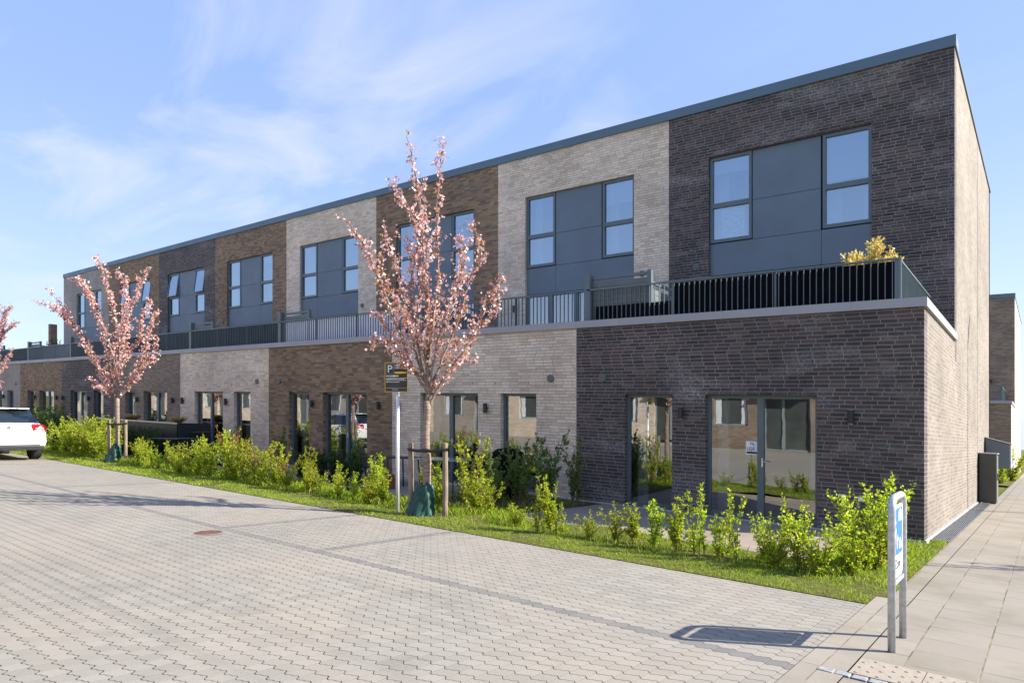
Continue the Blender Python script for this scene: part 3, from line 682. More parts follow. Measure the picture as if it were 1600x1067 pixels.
for i in range(8):
    HS.append(house(lab[i], LB[i+1], LB[i], UB[i+1], UB[i], 'AB'[i % 2], low[i], upb[i], end=(i == 0), xt=-0.53 if i == 0 else None, ut=-0.50 if i == 0 else None, blind=(i == 1)))
for i in range(8, 11):
    H = house(['pale brick single storey bay at the far left edge, beyond the upper floors', 'brown single storey bay hidden behind the white car', 'cream single storey bay beyond the left edge'][i-8], LB[i+1], LB[i], 0, 0, 'AB'[i % 2], ['brick_cream', 'brick_brown', 'brick_cream'][i-8], 'brick_cream', lowonly=True)
# end walls (L-shaped gable, its brick lighter than the front wall's)
def gable(H, x, y0, mat, left=False):
    mb = MB(); xa, xb = (x-.34, x) if not left else (x, x+.34)
    mb.box(xa, xb, y0+.341, y0+DZ, -.6, LOWZ); mb.box(xa, xb, y0+DZ, y0+DZ+.341, -.6, 3.2); mb.box(xa, xb, y0+DZ+.341, y0+DZ+10.01, -.6, LOWZ)
    mb.box(xa, xb, y0+DZ+.341, y0+DZ+10.01, LOWZ, HZ)
    # the strip of gable under the terrace coping
    mb.build('gable_wall', mat, H, True)
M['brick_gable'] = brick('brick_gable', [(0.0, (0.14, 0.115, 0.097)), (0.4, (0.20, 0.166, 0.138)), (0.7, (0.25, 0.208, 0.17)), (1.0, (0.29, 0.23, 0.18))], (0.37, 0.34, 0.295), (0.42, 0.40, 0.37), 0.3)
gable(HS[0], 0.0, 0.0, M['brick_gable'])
mb = MB(); mb.box(.001, .03, .0, 14.2, -.5, .035); mb.build('plinth', M['plinth'], HS[0], True)
mb = MB(); mb.box(UB[8], UB[8]+.34, DZ+.341, DZ+9.69, 3.2, HZ); mb.build('gable_wall', M['brick_grey'], HS[7], True)
mb = MB(); mb.box(-.108, -.100, DZ-.003, DZ+.01, 3.8, 9.48); mb.build('movement_joint', M['frame'], HS[0], True)
mb = MB(); mb.box(.001, .004, 9.62, 9.63, .1, 9.4); mb.build('movement_joint', M['frame'], HS[0], True)
for (x, z) in ((-1.16, .59), (-.87, .58)):
    mb = MB(); mb.box(x-.045, x+.045, -.035, -.001, z-.04, z+.04); mb.build('outdoor_socket', M['sign_white'], HS[0], True, bevel=.004)
# second row further back (same terrace type)
FY = 29.1
F1 = house('brown-grey brick end house of the next row, at the far right beyond the gable', -6.285, 0, -6.18, 0, 'A', 'brick_greybrown', 'brick_greybrown', y0=FY, end=True, xt=-.53, ut=-.5, far=True)
gable(F1, 0.0, FY, M['brick_cream'])
F2 = house('cream brick house of the next row, hidden behind the nearer gable', -11.975, -6.285, -11.83, -6.18, 'B', 'brick_cream', 'brick_cream', y0=FY, far=True)
# things inside the windows of the end house
p = MB(); p.box(-4.86, -4.30, DZ+.22, DZ+.23, 6.36, 7.04); po = p.build('poster', M['paper'], None, True)
tag(po, 'white drawing leaning in the lower left upstairs window of the end house', 'poster')
p = MB(); rr = random.Random(3)
for k in range(16):
    z = 6.42+k*.036; pts = [(-4.80+j*.075, DZ+.218, z+.05*math.sin(j*.9+k*.5)*(1 if k % 3 else -1)) for j in range(7)]
    if k % 2: p.tube(pts, .0035, 5)
p.build('line_drawing', M['void'], po, True)
p = MB(); p.box(-2.78, -2.54, .147, .149, 1.18, 1.42); pp = p.build('window_notice', M['paper'], None, True)
tag(pp, 'small white notice with black letters taped inside the double patio door', 'notice')
def flatM(x, y, z): return Matrix.Translation((x, y, z+gz(x, y))) @ Matrix.Rotation(math.radians(90), 4, 'X')
text_mesh('TIL', .07, 'lettering', M['ink'], pp, flatM(-2.71, .146, 1.345)); text_mesh('LEJE', .085, 'lettering', M['ink'], pp, flatM(-2.765, .146, 1.255))
p = MB(); p.box(-2.765, -2.56, .1445, .146, 1.20, 1.235); p.build('black_bar', M['ink'], pp, True)

# screens fixed to the terrace railings
def hang(name, label, xa, xb, mat, y=.40, z0=3.72, z1=4.43, amp=.012, per=.35, cat='privacy screen'):
    mb = MB(); n = int((xb-xa)/.04)
    for i in range(n):
        p = xa+(xb-xa)*i/n; q = xa+(xb-xa)*(i+1)/n
        f = lambda x: y+amp*math.sin(x*2*math.pi/per)+amp*.6*math.sin(x*2.3*math.pi/per+1)
        mb.quad((p, f(p), z0), (q, f(q), z0), (q, f(q), z1), (p, f(p), z1))
        mb.quad((q, f(q)+.004, z0), (p, f(p)+.004, z0), (p, f(p)+.004, z1), (q, f(q)+.004, z1))
    return tag(mb.build(name, mat, None, True), label, cat, 'screens tied to the terrace railings')
hang('privacy_screen', 'black cloth screen behind the railing of the dark end house', -4.30, -.44, M['black_cloth'], per=1.1, amp=.006)
hang('privacy_screen', 'low black cloth behind the railing left of the full black screen', -6.1, -4.34, M['black_cloth'], z1=4.10, per=.8)
hang('privacy_screen', 'pale bluish fabric behind the railing of the brown house', -17.35, -12.1, M['white_cloth'], amp=.018, per=.3)
hang('privacy_screen', 'dark slatted screen behind the railing of the cream house left of the brown one', -23.2, -17.75, M['dark_screen'], per=.11, amp=.012)
hang('privacy_screen', 'dark green screen behind the railing above the left cherry tree', -34.0, -23.5, M['dark_screen'], per=.5)
hang('privacy_screen', 'white fabric panel behind the railing at the left end of the upper floors', -40.2, -34.6, M['white_cloth'], amp=.018, per=.45)
hang('privacy_screen', 'dark screen behind the railing at the left edge of the photo', -52, -40.7, M['dark_screen'])
mb = MB(); mb.box(-.47, -.462, .5, 4.1, 3.76, 4.40); tag(mb.build('privacy_screen', M['grey_board'], None, True), 'grey boarded screen along the side railing of the end house', 'privacy screen', 'screens tied to the terrace railings')

# opposite side of the street (seen in the glass)
def opp(label, xl, xr, mat, door, d0=None, w0=None):
    H = thing('house_opposite', label, 'house', (xl+xr)/2, -17.4, group='houses across the street')
    y = -17.3; mb = MB()
    d0 = d0 or xl+3.3; w0 = w0 or xl+.9
    holes = [(d0, d0+1.9, 0.0, 2.25), (w0, w0+1.5, 1.0, 2.25), (w0+.1, w0+1.4, 3.9, 5.1), (d0+.2, d0+1.4, 3.9, 5.1)]
    wall_holes(mb, xl, xr, -.4, 6.1, y-.34, .34, holes); mb.build('wall', mat, H, True)
    mb = MB(); mb.box(xl, xr, y-8, y-.36, 5.8, 6.05); mb.box(xl, xr, y-8.2, y-8, -.4, 6.0); mb.box(xl, xr, y-4, y-3.9, -.3, 5.8); mb.box(xl, xr, y-3.9, y-.36, 2.9, 3.1); mb.build('core', M['plaster'], H, True)
    mb = MB(); mb.box(xl, xr, y-.38, y+.04, 6.102, 6.26); mb.build('roof_coping', M['roof_metal'], H, True)
    for k, (a, b, c, d) in enumerate(holes):
        mb = MB(); yb = y-.16
        for bx in ((a, a+.07, c, d), (b-.07, b, c, d), (a+.07, b-.07, d-.07, d), (a+.07, b-.07, c, c+.07)): mb.box(bx[0], bx[1], yb, yb+.07, bx[2], bx[3])
        if k == 0: mb.box(a+.75, a+.86, yb, yb+.07, c+.07, d-.07); mb.box(a-.1, b+.1, y+.001, y+.5, 2.55, 2.62); mb.box(a-.1, b+.1, y+.001, y+.03, 2.26, 2.55)
        f = mb.build('door' if k == 0 else 'window', M['frame_light'], H, True)
        g = MB(); g.box(a+.07, b-.07, yb+.02, yb+.03, c+.07, d-.07); g.build('pane', M['dim_glass'], f, True)
        if k:
            for (p_, q_) in ((a+.07, a+.30), (b-.30, b-.07)):
                g = MB(); g.box(p_, q_, yb+.031, yb+.04, c+.07, d-.07); g.build('curtain', M['curtain'], f, True)
    mb = MB(); mb.lathe((d0+.95, y+.03, 2.38), [(.10, 0), (.10, .05), (.07, .09), (.02, .11)], 16, axis='Y'); mb.build('entrance_lamp', M['sign_white'], H, True)
    return H
oc = [('dark brown brick house opposite, behind the viewer', 'brick_greybrown'), ('cream brick house opposite the cream house', 'brick_cream'), ('cream brick house opposite the brown house', 'brick_cream'), ('grey brick house opposite the bistro table', 'brick_grey'), ('cream brick house opposite the left cherry tree', 'brick_cream'), ('pale brick house opposite the white car', 'brick_grey'), ('cream brick house at the far end across the street', 'brick_cream'), ('grey brick house at the near end across the street', 'brick_grey')]
for i, (l, m_) in enumerate(oc):
    xr = (-5.2-5.68*i) if i < 7 else 2.08; OO = opp(l, xr-5.68 if i < 7 else -5.2, xr, M[m_], 'door', *((-8.15, -10.35) if i == 0 else (None, None)))
    if i in (1, 2, 4): OPP = OO; OPX = xr
    if i == 4:
        for k in range(8):
            c = copy_tree(OO); nx = -5.2-5.68*(7+k); c.location = (OO.location.x+nx-xr, OO.location.y, OO.location.z+gz(nx, 0)-gz(xr, 0)); c['label'] = 'cream house across the street, '+('first','second','third','fourth','fifth','sixth','seventh','eighth')[k]+' beyond the left edge of the photo'
#END_STRUCTURE
# ---------------- street things ----------------
# manhole
t = thing('manhole_cover', 'rusty round manhole cover in the grey block paving', 'manhole', -6.87, -7.66)
mb = MB(); mb.lathe((0, 0, 0.002), [(0.175, 0), (0.175, .004), (0.16, .005)], 32)
for k in range(-5, 6):
    for j in range(-5, 6):
        if k*k+j*j < 20 and (k+j) % 2 == 0: mb.box(k*.033-.012, k*.033+.012, j*.033-.012, j*.033+.012, .005, .010)
mb.build('cover', M['rust'], t)
mb = MB(); mb.lathe((0, 0, 0.001), [(0.21, 0), (0.21, .003)], 32); mb.build('rim', M['concrete_core'], t)
# grate along the gable
t = thing('drain_grate', 'galvanised drain grate laid along the foot of the sunlit gable', 'drain grate', .16, 5, 0)
mb = MB()
for k in range(9): mb.box(.042+k*.029-.0035, .042+k*.029+.0035, .35, 9.65, -.01, .018)
y = .35
while y < 9.6: mb.box(.037, .285, y, y+.005, -.012, .014); y += .034
mb.build('bars', M['grate'], t, True)
mb = MB(); mb.box(.031, .289, .33, 9.66, -.05, -.03); mb.build('channel', M['void'], t, True)
# electrical cabinet and letter boxes at the gable
t = thing('utility_cabinet', 'dark narrow utility cabinet standing by the gable wall on the grate', 'cabinet', .2, 9.9)
mb = MB(); mb.box(.035, .40, 9.70, 10.35, 0.02, 1.30); mb.build('body', M['cabinet'], t, True, bevel=.006)
mb = MB(); mb.box(.40, .412, 9.74, 10.31, .08, 1.26); mb.box(.412, .432, 9.86, 9.90, .62, .80); mb.build('door', M['grey_board'], t, True)
mb = MB(); mb.box(.02, .43, 9.67, 10.38, 1.301, 1.33); mb.build('cap', M['coping'], t, True)
t = thing('letter_boxes', 'blue-grey bank of letter boxes with sloping lid on the gable', 'letter boxes', .3, 12.3, .9)
mb = MB()
mb.poly([(.032, 12.0, .88), (.032, 12.0, 1.74), (.60, 12.0, 1.56), (.60, 12.0, .88)][::-1]); mb.poly([(.032, 12.7, .88), (.032, 12.7, 1.74), (.60, 12.7, 1.56), (.60, 12.7, .88)])
mb.quad((.032, 12, .88), (.60, 12, .88), (.60, 12.7, .88), (.032, 12.7, .88)); mb.quad((.60, 12, .88), (.60, 12.7, .88), (.60, 12.7, 1.56), (.60, 12, 1.56)); mb.quad((.032, 12, .88), (.032, 12.7, .88), (.032, 12.7, 1.74), (.032, 12, 1.74))
mb.build('body', M['metal_box'], t, True)
mb = MB()
for k in range(4): mb.box(.601, .63, 12.03, 12.67, .90+k*.165, .90+k*.165+.15)
mb.build('flaps', M['letter_front'], t, True)
mb = MB(); mb.poly([(.02, 11.97, 1.745), (.66, 11.97, 1.575), (.66, 12.73, 1.575), (.02, 12.73, 1.745)]); mb.poly([(.02, 11.97, 1.765), (.66, 11.97, 1.595), (.66, 12.73, 1.595), (.02, 12.73, 1.765)])
mb.quad((.66, 11.97, 1.575), (.66, 12.73, 1.575), (.66, 12.73, 1.595), (.66, 11.97, 1.595)); mb.quad((.02, 11.97, 1.745), (.66, 11.97, 1.575), (.66, 11.97, 1.595), (.02, 11.97, 1.765))
mb.build('lid', M['coping'], t, True)
# chimney pier on the low roof at the far left
mb = MB(); mb.box(-45.55, -45.2, 2.9, 3.25, 3.36, 6.35); c = mb.build('chimney', M['brick_brown'], None, True)
tag(c, 'brown brick chimney rising above the low roof at the left edge', 'chimney')
# lamp post outside the right edge of the picture, its shadow climbs the gable
t = thing('street_lamp', 'tall grey street lamp across the footpath from the gable', 'street lamp', 3.0, 9.0)
mb = MB(); mb.tube([(0, 0, -.2), (0, 0, 1), (0, 0, 6.4)], [.06, .055, .035], 12); mb.build('pole', M['galv'], t)
mb = MB(); mb.tube([(0, 0, 6.35), (-.3, 0, 6.5), (-.7, 0, 6.52)], [.05, .09, .05], 10); mb.build('lamp_head', M['frame'], t)
# zone sign
t = thing('zone_sign', 'galvanised hoop frame with a blue and white play zone sign on the footpath', 'sign', .61, -6.25)
mb = MB(); r = .10; H = 1.12; y0, y1 = -.24, .24
pts = [(0, y0, -.2), (0, y0, H-r)]+[(0, y0+r-r*math.cos(a), H-r+r*math.sin(a)) for a in [math.radians(q) for q in (20, 45, 70, 90)]]
pts += [(0, y1-r+r*math.cos(a), H-r+r*math.sin(a)) for a in [math.radians(q) for q in (90, 70, 45, 20)]]+[(0, y1, H-r), (0, y1, -.2)]
mb.tube(pts, .027, 16); mb.build('frame', M['galv'], t, smooth=True)
mb = MB(); mb.box(-.012, .012, y0+.03, y1-.03, .475, .505); mb.build('cross_bar', M['galv'], t)
def rrect(mb, x, ya, yb, za, zb, r, th):
    P = []
    for (cy, cz, a0) in ((yb-r, zb-r, 0), (ya+r, zb-r, 90), (ya+r, za+r, 180), (yb-r, za+r, 270)):
        for q in (0, 30, 60, 90): a = math.radians(a0+q); P.append((cy+r*math.cos(a), cz+r*math.sin(a)))
    mb.poly([(x+th, p[0], p[1]) for p in P]); mb.poly([(x, p[0], p[1]) for p in reversed(P)])
    for k in range(len(P)):
        a, b = P[k], P[(k+1) % len(P)]; mb.quad((x, a[0], a[1]), (x, b[0], b[1]), (x+th, b[0], b[1]), (x+th, a[0], a[1]))
mb = MB(); rrect(mb, -.004, y0+.045, y1-.045, .52, 1.055, .04, .008); pn = mb.build('panel', M['sign_white'], t)
mb = MB(); rrect(mb, .0042, y0+.07, y1-.07, .685, 1.03, .015, .001); mb.build('blue_field', M['sign_blue'], pn)
mb = MB(); X0 = .0054
def pg(*P): mb.poly([(X0, a, b) for a, b in P])
pg((.02, .93), (.02, 1.0), (.085, 1.022), (.15, 1.0), (.15, .93)); pg((-.13, .77), (-.10, .77), (-.085, .88), (-.115, .90), (-.14, .87))
mb.lathe((X0, -.112, .93), [(.018, 0), (.018, .0006)], 14, axis='X'); mb.lathe((X0, -.01, .80), [(.014, 0), (.014, .0006)], 14, axis='X')
pg((-.05, .73), (-.03, .73), (-.02, .80), (-.04, .84), (-.06, .80)); pg((.04, .72), (.15, .72), (.15, .76), (.125, .765), (.11, .80), (.065, .80), (.05, .765), (.04, .76))
mb.build('pictogram', M['sign_white'], pn)
text_mesh('Zone', .10, 'lettering', M['ink'], pn, Matrix(((0, 0, 1, .0044), (1, 0, 0, -.115), (0, 1, 0, .585), (0, 0, 0, 1))))
# parking sign
t = thing('parking_sign', 'black and yellow parking sign on a slim white pole beside the middle cherry tree', 'sign', -7.0, -4.34, rz=YAW)
mb = MB(); mb.tube([(0, 0, -.2), (0, 0, 2.06)], .030, 14); mb.build('pole', M['pole_white'], t, smooth=True)
mb = MB(); mb.box(-.205, .175, -.040, -.032, 1.99, 2.48); bp = mb.build('board', M['sign_yellow'], t)
mb = MB(); mb.box(-.195, .165, -.0418, -.0401, 2.0, 2.47); f = mb.build('black_field', M['sign_dark'], bp)
def sm(x, z): return Matrix(((1, 0, 0, x), (0, 0, -1, -.0425), (0, 1, 0, z), (0, 0, 0, 1)))
text_mesh('P', .17, 'lettering', M['sign_white'], bp, sm(-.165, 2.315)); text_mesh('RESERVERET', .036, 'lettering', M['sign_white'], bp, sm(-.045, 2.42)); text_mesh('PARKERING', .040, 'lettering', M['sign_white'], bp, sm(-.045, 2.375))
mb = MB(); mb.box(-.045, .15, -.0428, -.0419, 2.295, 2.325); mb.build('yellow_bar', M['sign_yellow'], bp)
mb = MB()
for (x0_, x1_, z0_, z1_) in ((-.183, -.06, 2.292, 2.294), (-.183, -.06, 2.454, 2.456), (-.183, -.181, 2.294, 2.454), (-.062, -.06, 2.294, 2.454)): mb.box(x0_, x1_, -.0428, -.0419, z0_, z1_)
for (z, l, hh) in ((2.245, .20, .020), (2.215, .32, .008), (2.198, .27, .008), (2.18, .30, .008), (2.15, .20, .009), (2.055, .33, .003)):
    x = -.18
    while x < -.18+l:
        dl = R.uniform(.012, .035); mb.box(x, x+dl, -.0428, -.0419, z, z+hh); x += dl+.006
mb.build('small_print', M['sign_white'], bp)
mb = MB(); mb.box(-.08, .02, -.0428, -.0419, 2.018, 2.04); mb.build('emblem', M['sign_lightblue'], bp)

# ---------------- car ----------------
def car(label, X, Y, rz, paint):
    t = thing('parked_car', label, 'car', X, Y, 0, rz)
    st = [(0.0, .42, .62, .74, .66, .60), (.02, .36, .66, .82, .74, .72), (.07, .30, .72, .87, .92, .76), (.13, .28, .86, .89, .985, .74), (.20, .27, .92, .895, 1.04, .70), (.34, .26, .94, .90, 1.20, .62), (.48, .26, .95, .90, 1.345, .58), (.60, .26, .95, .90, 1.395, .58), (.95, .26, .95, .90, 1.43, .59), (1.6, .25, .94, .90, 1.445, .60), (2.2, .25, .92, .895, 1.42, .60), (2.6, .25, .91, .89, 1.30, .59), (3.05, .25, .90, .885, 1.05, .62), (3.25, .25, .88, .88, .96, .66), (3.8, .25, .80, .86, .86, .60), (4.15, .26, .70, .80, .74, .55), (4.3, .32, .60, .68, .64, .5), (4.33, .40, .56, .6, .58, .45)]
    mb = MB(); ring = []
    for (x, zl, zb, hw, zt, ht) in st:
        h = [(0, zl), (hw*.8, zl), (hw*.96, zl+.09), (hw, zl+(zb-zl)*.45), (hw*.985, zl+(zb-zl)*.8), (hw*.95, zb), (ht+(hw*.95-ht)*.35, zb+(zt-zb)*.62), (ht, zt-(zt-zb)*.10), (ht*.75, zt), (0, zt+.015)]
        if zt-zb < .12: h[6] = (hw*.85, zb+(zt-zb)*.5); h[7] = (ht*1.05, zb+(zt-zb)*.9)
        full = h+[(-a, b) for a, b in reversed(h[1:-1])]
        ring.append(full)
        mb.v += [(x, a, b) for a, b in full]
    n = len(ring[0])
    for k in range(len(st)-1):
        for j in range(n):
            mb.f.append((k*n+j, k*n+(j+1) % n, (k+1)*n+(j+1) % n, (k+1)*n+j)); mb.m.append(0)
    mb.f.append(tuple(range(n))); mb.m.append(0); mb.f.append(tuple((len(st)-1)*n+j for j in reversed(range(n)))); mb.m.append(0)
    body = mb.build('body', paint, t, smooth=True, recalc=True)
    mb = MB()    # rear window following the hatch
    for k in range(6):
        for j in range(10):
            def P(a, b):
                u_ = a/6; x = .17+.36*u_; z = 1.015+.36*u_; hw = .69-.11*u_; y = -hw+2*hw*b/10
                return (x-.035+.03*abs(y)**2, y, z+.012)
            mb.quad(P(k, j), P(k, j+1), P(k+1, j+1), P(k+1, j))
    mb.build('rear_window', M['car_glass'], t, smooth=True)
    for s in (-1, 1):
        mb = MB()
        pr_ = [(.62, .03), (1.25, .03), (2.45, .03), (2.9, -.02)]
        mb.poly([(.72, s*.845, .975), (2.75, s*.845, .955), (2.45, s*.70, 1.30), (1.6, s*.665, 1.37), (.95, s*.68, 1.34)][::s]); mb.build('side_window', M['car_glass'], t)
        mb = MB()   # tail light wraps round the corner
        L = [(.045, .54, .80), (.035, .54, .93), (.10, .56, .985), (.14, .84, .965), (.30, .905, .945), (.34, .912, .90), (.16, .903, .80), (.06, .80, .755)]
        mb.poly([(x-.018, s*(y+.006), z) for x, y, z in L][::s]); 
        mb.poly([(x+.08, s*(y-.06), z) for x, y, z in L][::-s])
        for k in range(len(L)):
            a, b = L[k], L[(k+1) % len(L)]
            mb.quad((a[0]-.018, s*(a[1]+.006), a[2]), (b[0]-.018, s*(b[1]+.006), b[2]), (b[0]+.08, s*(b[1]-.06), b[2]), (a[0]+.08, s*(a[1]-.06), a[2]))
        tl = mb.build('tail_light', M['tail_red'], t)
        mb = MB(); mb.box(.005, .03, *sorted((s*.60, s*.78)), .855, .875); mb.build('reversing_lens', M['sign_white'], tl)
        mb = MB(); mb.obox(Matrix.Translation((-.012, s*.52, .34)) @ Matrix.Diagonal((1, 1, 1, 1)), -.01, .12, -.075, .075, -.028, .028); mb.build('exhaust_trim', M['chrome'], t, bevel=.012)
        for x in (.72, 3.42):
            mb = MB(); mb.lathe((x, s*.78, .315), [(.20, -.11), (.29, -.11), (.315, -.08), (.315, .08), (.29, .11), (.20, .11)], 28, axis='Y'); wh = mb.build('tyre', M['tyre'], t, smooth=False)
            mb = MB(); mb.lathe((x, s*.80, .315), [(.20, -.06), (.205, .075), (.15, .085), (.04, .09)], 24, axis='Y')
            mb.build('rim', M['alloy'], wh)
        mb = MB(); mb.tube([(2.62, s*.88, .98), (2.60, s*1.0, 1.02)], [.03, .035], 8); mb.lathe((2.60, s*1.0, 1.02), [(.01, -.06), (.085, -.05), (.09, .04), (.02, .07)], 12, axis='X'); mb.build('mirror', paint, t)
    mb = MB(); mb.box(-.03, .2, -.78, .78, .285, .40); mb.box(-.012, .05, -.70, .70, .40, .43); mb.build('rear_apron', M['black_plastic'], t, bevel=.02)
    mb = MB(); mb.box(-.005, .03, -.27, .27, .66, .78); mb.build('number_plate', M['plate'], t, bevel=.006)
    mb = MB(); mb.box(.0, .10, -.46, .46, .788, .797); mb.build('handle_strip', M['black_plastic'], t)
    mb = MB(); mb.lathe((.052, 0, .885), [(.044, -.012), (.044, .0), (.036, .0), (.036, .006)], 20, axis='X'); 
    mb.box(.038, .046, -.004, .004, .885, .925); mb.build('badge', M['chrome'], t)
    mb = MB(); mb.box(.36, .62, -.56, .56, 1.385, 1.418); mb.build('roof_spoiler', paint, t, bevel=.012)
    mb = MB(); mb.tube([(.16, .0, 1.03), (.21, -.32, 1.055)], [.014, .008], 8); mb.build('rear_wiper', M['black_plastic'], t)
    return t
car('white hatchback parked at the left edge of the photo, red tail lights', -20.15, -6.08, math.pi, M['car_paint'])

# ---------------- cherry trees ----------------
def blossom_tree(name, label, X, Y, ub, vb, s, trunk_pts, branches, seed, zf=1):
    rr = random.Random(seed); t = thing(name, label, 'tree', X, Y, group='cherry trees along the parking bays')
    def w3(u, v, d): 
        lat = (u-ub)/s; h = (vb-v)/s
        return Vector((CA*lat-SA*d, SA*lat+CA*d, h))
    mb = MB(); tp = [w3(u, v, 0) for u, v in trunk_pts]
    tp = [Vector((0, 0, -.1))]+tp; n = len(tp)
    sm_ = []
    for k in range(n-1):
        for q in range(4): p = tp[k].lerp(tp[k+1], q/4); sm_.append(p+Vector((rr.uniform(-.006, .006), rr.uniform(-.006, .006), 0)))
    sm_.append(tp[-1])
    mb.tube(sm_, [max(.03, .078-.028*i/len(sm_)) for i in range(len(sm_))], 12); mb.build('trunk', M['bark'], t, smooth=True)
    bb = MB(); pet = MB(); lf = MB()
    def petals(p, dens):
        pp = p+Vector((rr.gauss(0, .034), rr.gauss(0, .034), rr.gauss(0, .028)))
        for _ in range(dens*zf):
            c = pp+Vector((rr.gauss(0, .020), rr.gauss(0, .020), rr.gauss(0, .018)))
            a = Vector((rr.gauss(0, 1), rr.gauss(0, 1), rr.gauss(0, 1))).normalized(); b = a.orthogonal().normalized(); c2 = a.cross(b)
            z = rr.uniform(.012, .023)
            if rr.random() < .60: pet.quad(c-b*z-c2*z*.8, c+b*z-c2*z, c+b*z+c2*z*.9, c-b*z+c2*z)
            else:
                z *= 1.0; lf.quad(c-b*z*1.6, c-c2*z*.7+b*z*.2, c+b*z*1.7, c+c2*z*.7)
    def cat(P, n):
        out = []
        for k in range(len(P)-1):
            p0 = P[max(k-1, 0)]; p1 = P[k]; p2 = P[k+1]; p3 = P[min(k+2, len(P)-1)]
            for q in range(n):
                x = q/n; out.append(.5*((2*p1)+(p2-p0)*x+(2*p0-5*p1+4*p2-p3)*x*x+(3*p1-p0-3*p2+p3)*x**3))
        out.append(P[-1]); return out
    for (pts, d, r0) in branches:
        m = len(pts); P = [w3(u, v, d*(k/(m-1))**1.0) for k, (u, v) in enumerate(pts)]
        C = cat(P, 7); C = [c+Vector((rr.gauss(0, .010), rr.gauss(0, .010), 0)) for c in C]
        L = len(C); bb.tube(C, [max(.004, r0*(1-.86*i/(L-1))) for i in range(L)], 7)
        for i in range(L-1):
            f = i/(L-1); seg = C[i+1]-C[i]; nn = max(1, int(seg.length/.032))
            if f > .22:
                for q in range(nn):
                    if rr.random() < (.35+.6*min(1, (f-.15)*2.2))*(1.0 if f < .8 else .8): petals(C[i].lerp(C[i+1], q/nn), rr.choice((3, 4, 5)) if f < .8 else rr.choice((2, 3)))
            if f > .12 and f < .93 and rr.random() < .95:
                dv = seg.normalized(); side = Vector((rr.gauss(0, 1), rr.gauss(0, 1), rr.gauss(0, .3))); side = (side-dv*side.dot(dv)).normalized()
                ln = rr.uniform(.12, .52)*(1-.5*f); e = (dv*.75+side*.75+Vector((0, 0, .25))).normalized()
                ln *= .8; T = [C[i], C[i]+e*ln*.5+Vector((0, 0, .01)), C[i]+(e+Vector((0, 0, .25))).normalized()*ln]
                bb.tube(T, [.0055, .004, .0025], 5)
                k = int(ln/.035)
                for q in range(1, k+1):
                    if rr.random() < .8: petals(T[0].lerp(T[2], q/k), rr.choice((2, 3, 4)))
    bb.build('branches', M['bark'], t, smooth=True); pet.build('blossom', M['petal'], t); lf.build('young_leaves', M['leaf_copper'], t)
    return t
B2 = [([(668, 628), (667, 560), (668, 480), (660, 400), (657, 330), (645, 258), (632, 197)], .15, .036),
 ([(668, 590), (676, 520), (686, 430), (684, 350), (690, 280), (697, 226)], -.3, .026),
 ([(666, 600), (650, 530), (640, 450), (650, 380), (640, 330), (618, 300), (602, 266)], .35, .024),
 ([(666, 612), (640, 560), (618, 500), (598, 440), (575, 390), (543, 355)], -.5, .024),
 ([(667, 605), (645, 540), (630, 470), (612, 410), (596, 370), (588, 325)], .6, .022),
 ([(671, 620), (690, 560), (714, 500), (735, 430), (750, 395), (744, 360), (731, 333)], .45, .024),
 ([(671, 632), (698, 585), (728, 545), (757, 490), (775, 450), (790, 440)], -.35, .022),
 ([(670, 615), (682, 550), (700, 490), (722, 440), (730, 400), (722, 395)], -.7, .020),
 ([(667, 600), (640, 570), (618, 545), (600, 510), (588, 488), (578, 486)], .5, .018),
 ([(667, 606), (645, 580), (625, 560), (600, 535), (592, 545)], -.5, .014),
 ([(671, 634), (690, 600), (706, 575), (722, 560), (742, 566)], .3, .018),
 ([(669, 580), (690, 530), (704, 470), (716, 420), (708, 350)], .8, .018),
 ([(668, 570), (655, 500), (668, 430), (676, 380), (668, 300)], -.9, .018),
 ([(669, 600), (660, 540), (640, 500), (622, 470), (606, 420)], -1.0, .018),
 ([(670, 605), (700, 550), (735, 510), (770, 480), (782, 430)], .9, .016),
 ([(668, 560), (674, 500), (660, 440), (640, 390), (612, 350)], .2, .016)]
t2 = blossom_tree('cherry_tree', 'pink cherry tree in the middle beside the parking sign, branches above the roofline', -6.40, -4.25, 667.3, 805.9, 96.7, [(667, 806), (667, 720), (666, 680), (668, 626)], B2, 11)
def Z(x, y): return (90+x/4.267, 390+y/4.267)
B1 = [([Z(*p) for p in q], d, r) for q, d, r in (
 ([(440, 1000), (447, 800), (445, 600), (405, 420), (360, 260), (322, 120), (268, 62)], .1, .032),
 ([(447, 800), (460, 600), (455, 430), (450, 300), (425, 200), (362, 145)], .5, .024),
 ([(450, 700), (490, 560), (540, 420), (600, 320), (640, 230), (690, 178)], -.4, .022),
 ([(445, 990), (520, 910), (580, 780), (610, 620), (640, 480), (675, 400)], .3, .024),
 ([(445, 1000), (500, 930), (600, 830), (680, 760), (710, 680), (735, 600)], -.3, .02),
 ([(435, 980), (395, 860), (340, 680), (290, 500), (220, 370), (140, 250)], .5, .024),
 ([(437, 990), (380, 880), (300, 720), (200, 540), (140, 420), (40, 285)], -.4, .022),
 ([(300, 720), (220, 560), (150, 480), (100, 430), (10, 388)], -.7, .012),
 ([(440, 850), (405, 640), (360, 480), (320, 350), (290, 280), (215, 230)], -.6, .02),
 ([(438, 990), (370, 930), (290, 800), (220, 690), (145, 630)], .4, .018),
 ([(438, 1000), (400, 960), (340, 910), (275, 860)], -.3, .014),
 ([(445, 820), (480, 700), (540, 560), (530, 420), (560, 320)], .8, .018),
 ([(443, 900), (500, 800), (560, 700), (600, 560)], -.8, .016),
 ([(440, 900), (400, 760), (380, 600), (420, 460), (400, 360)], .9, .018))]
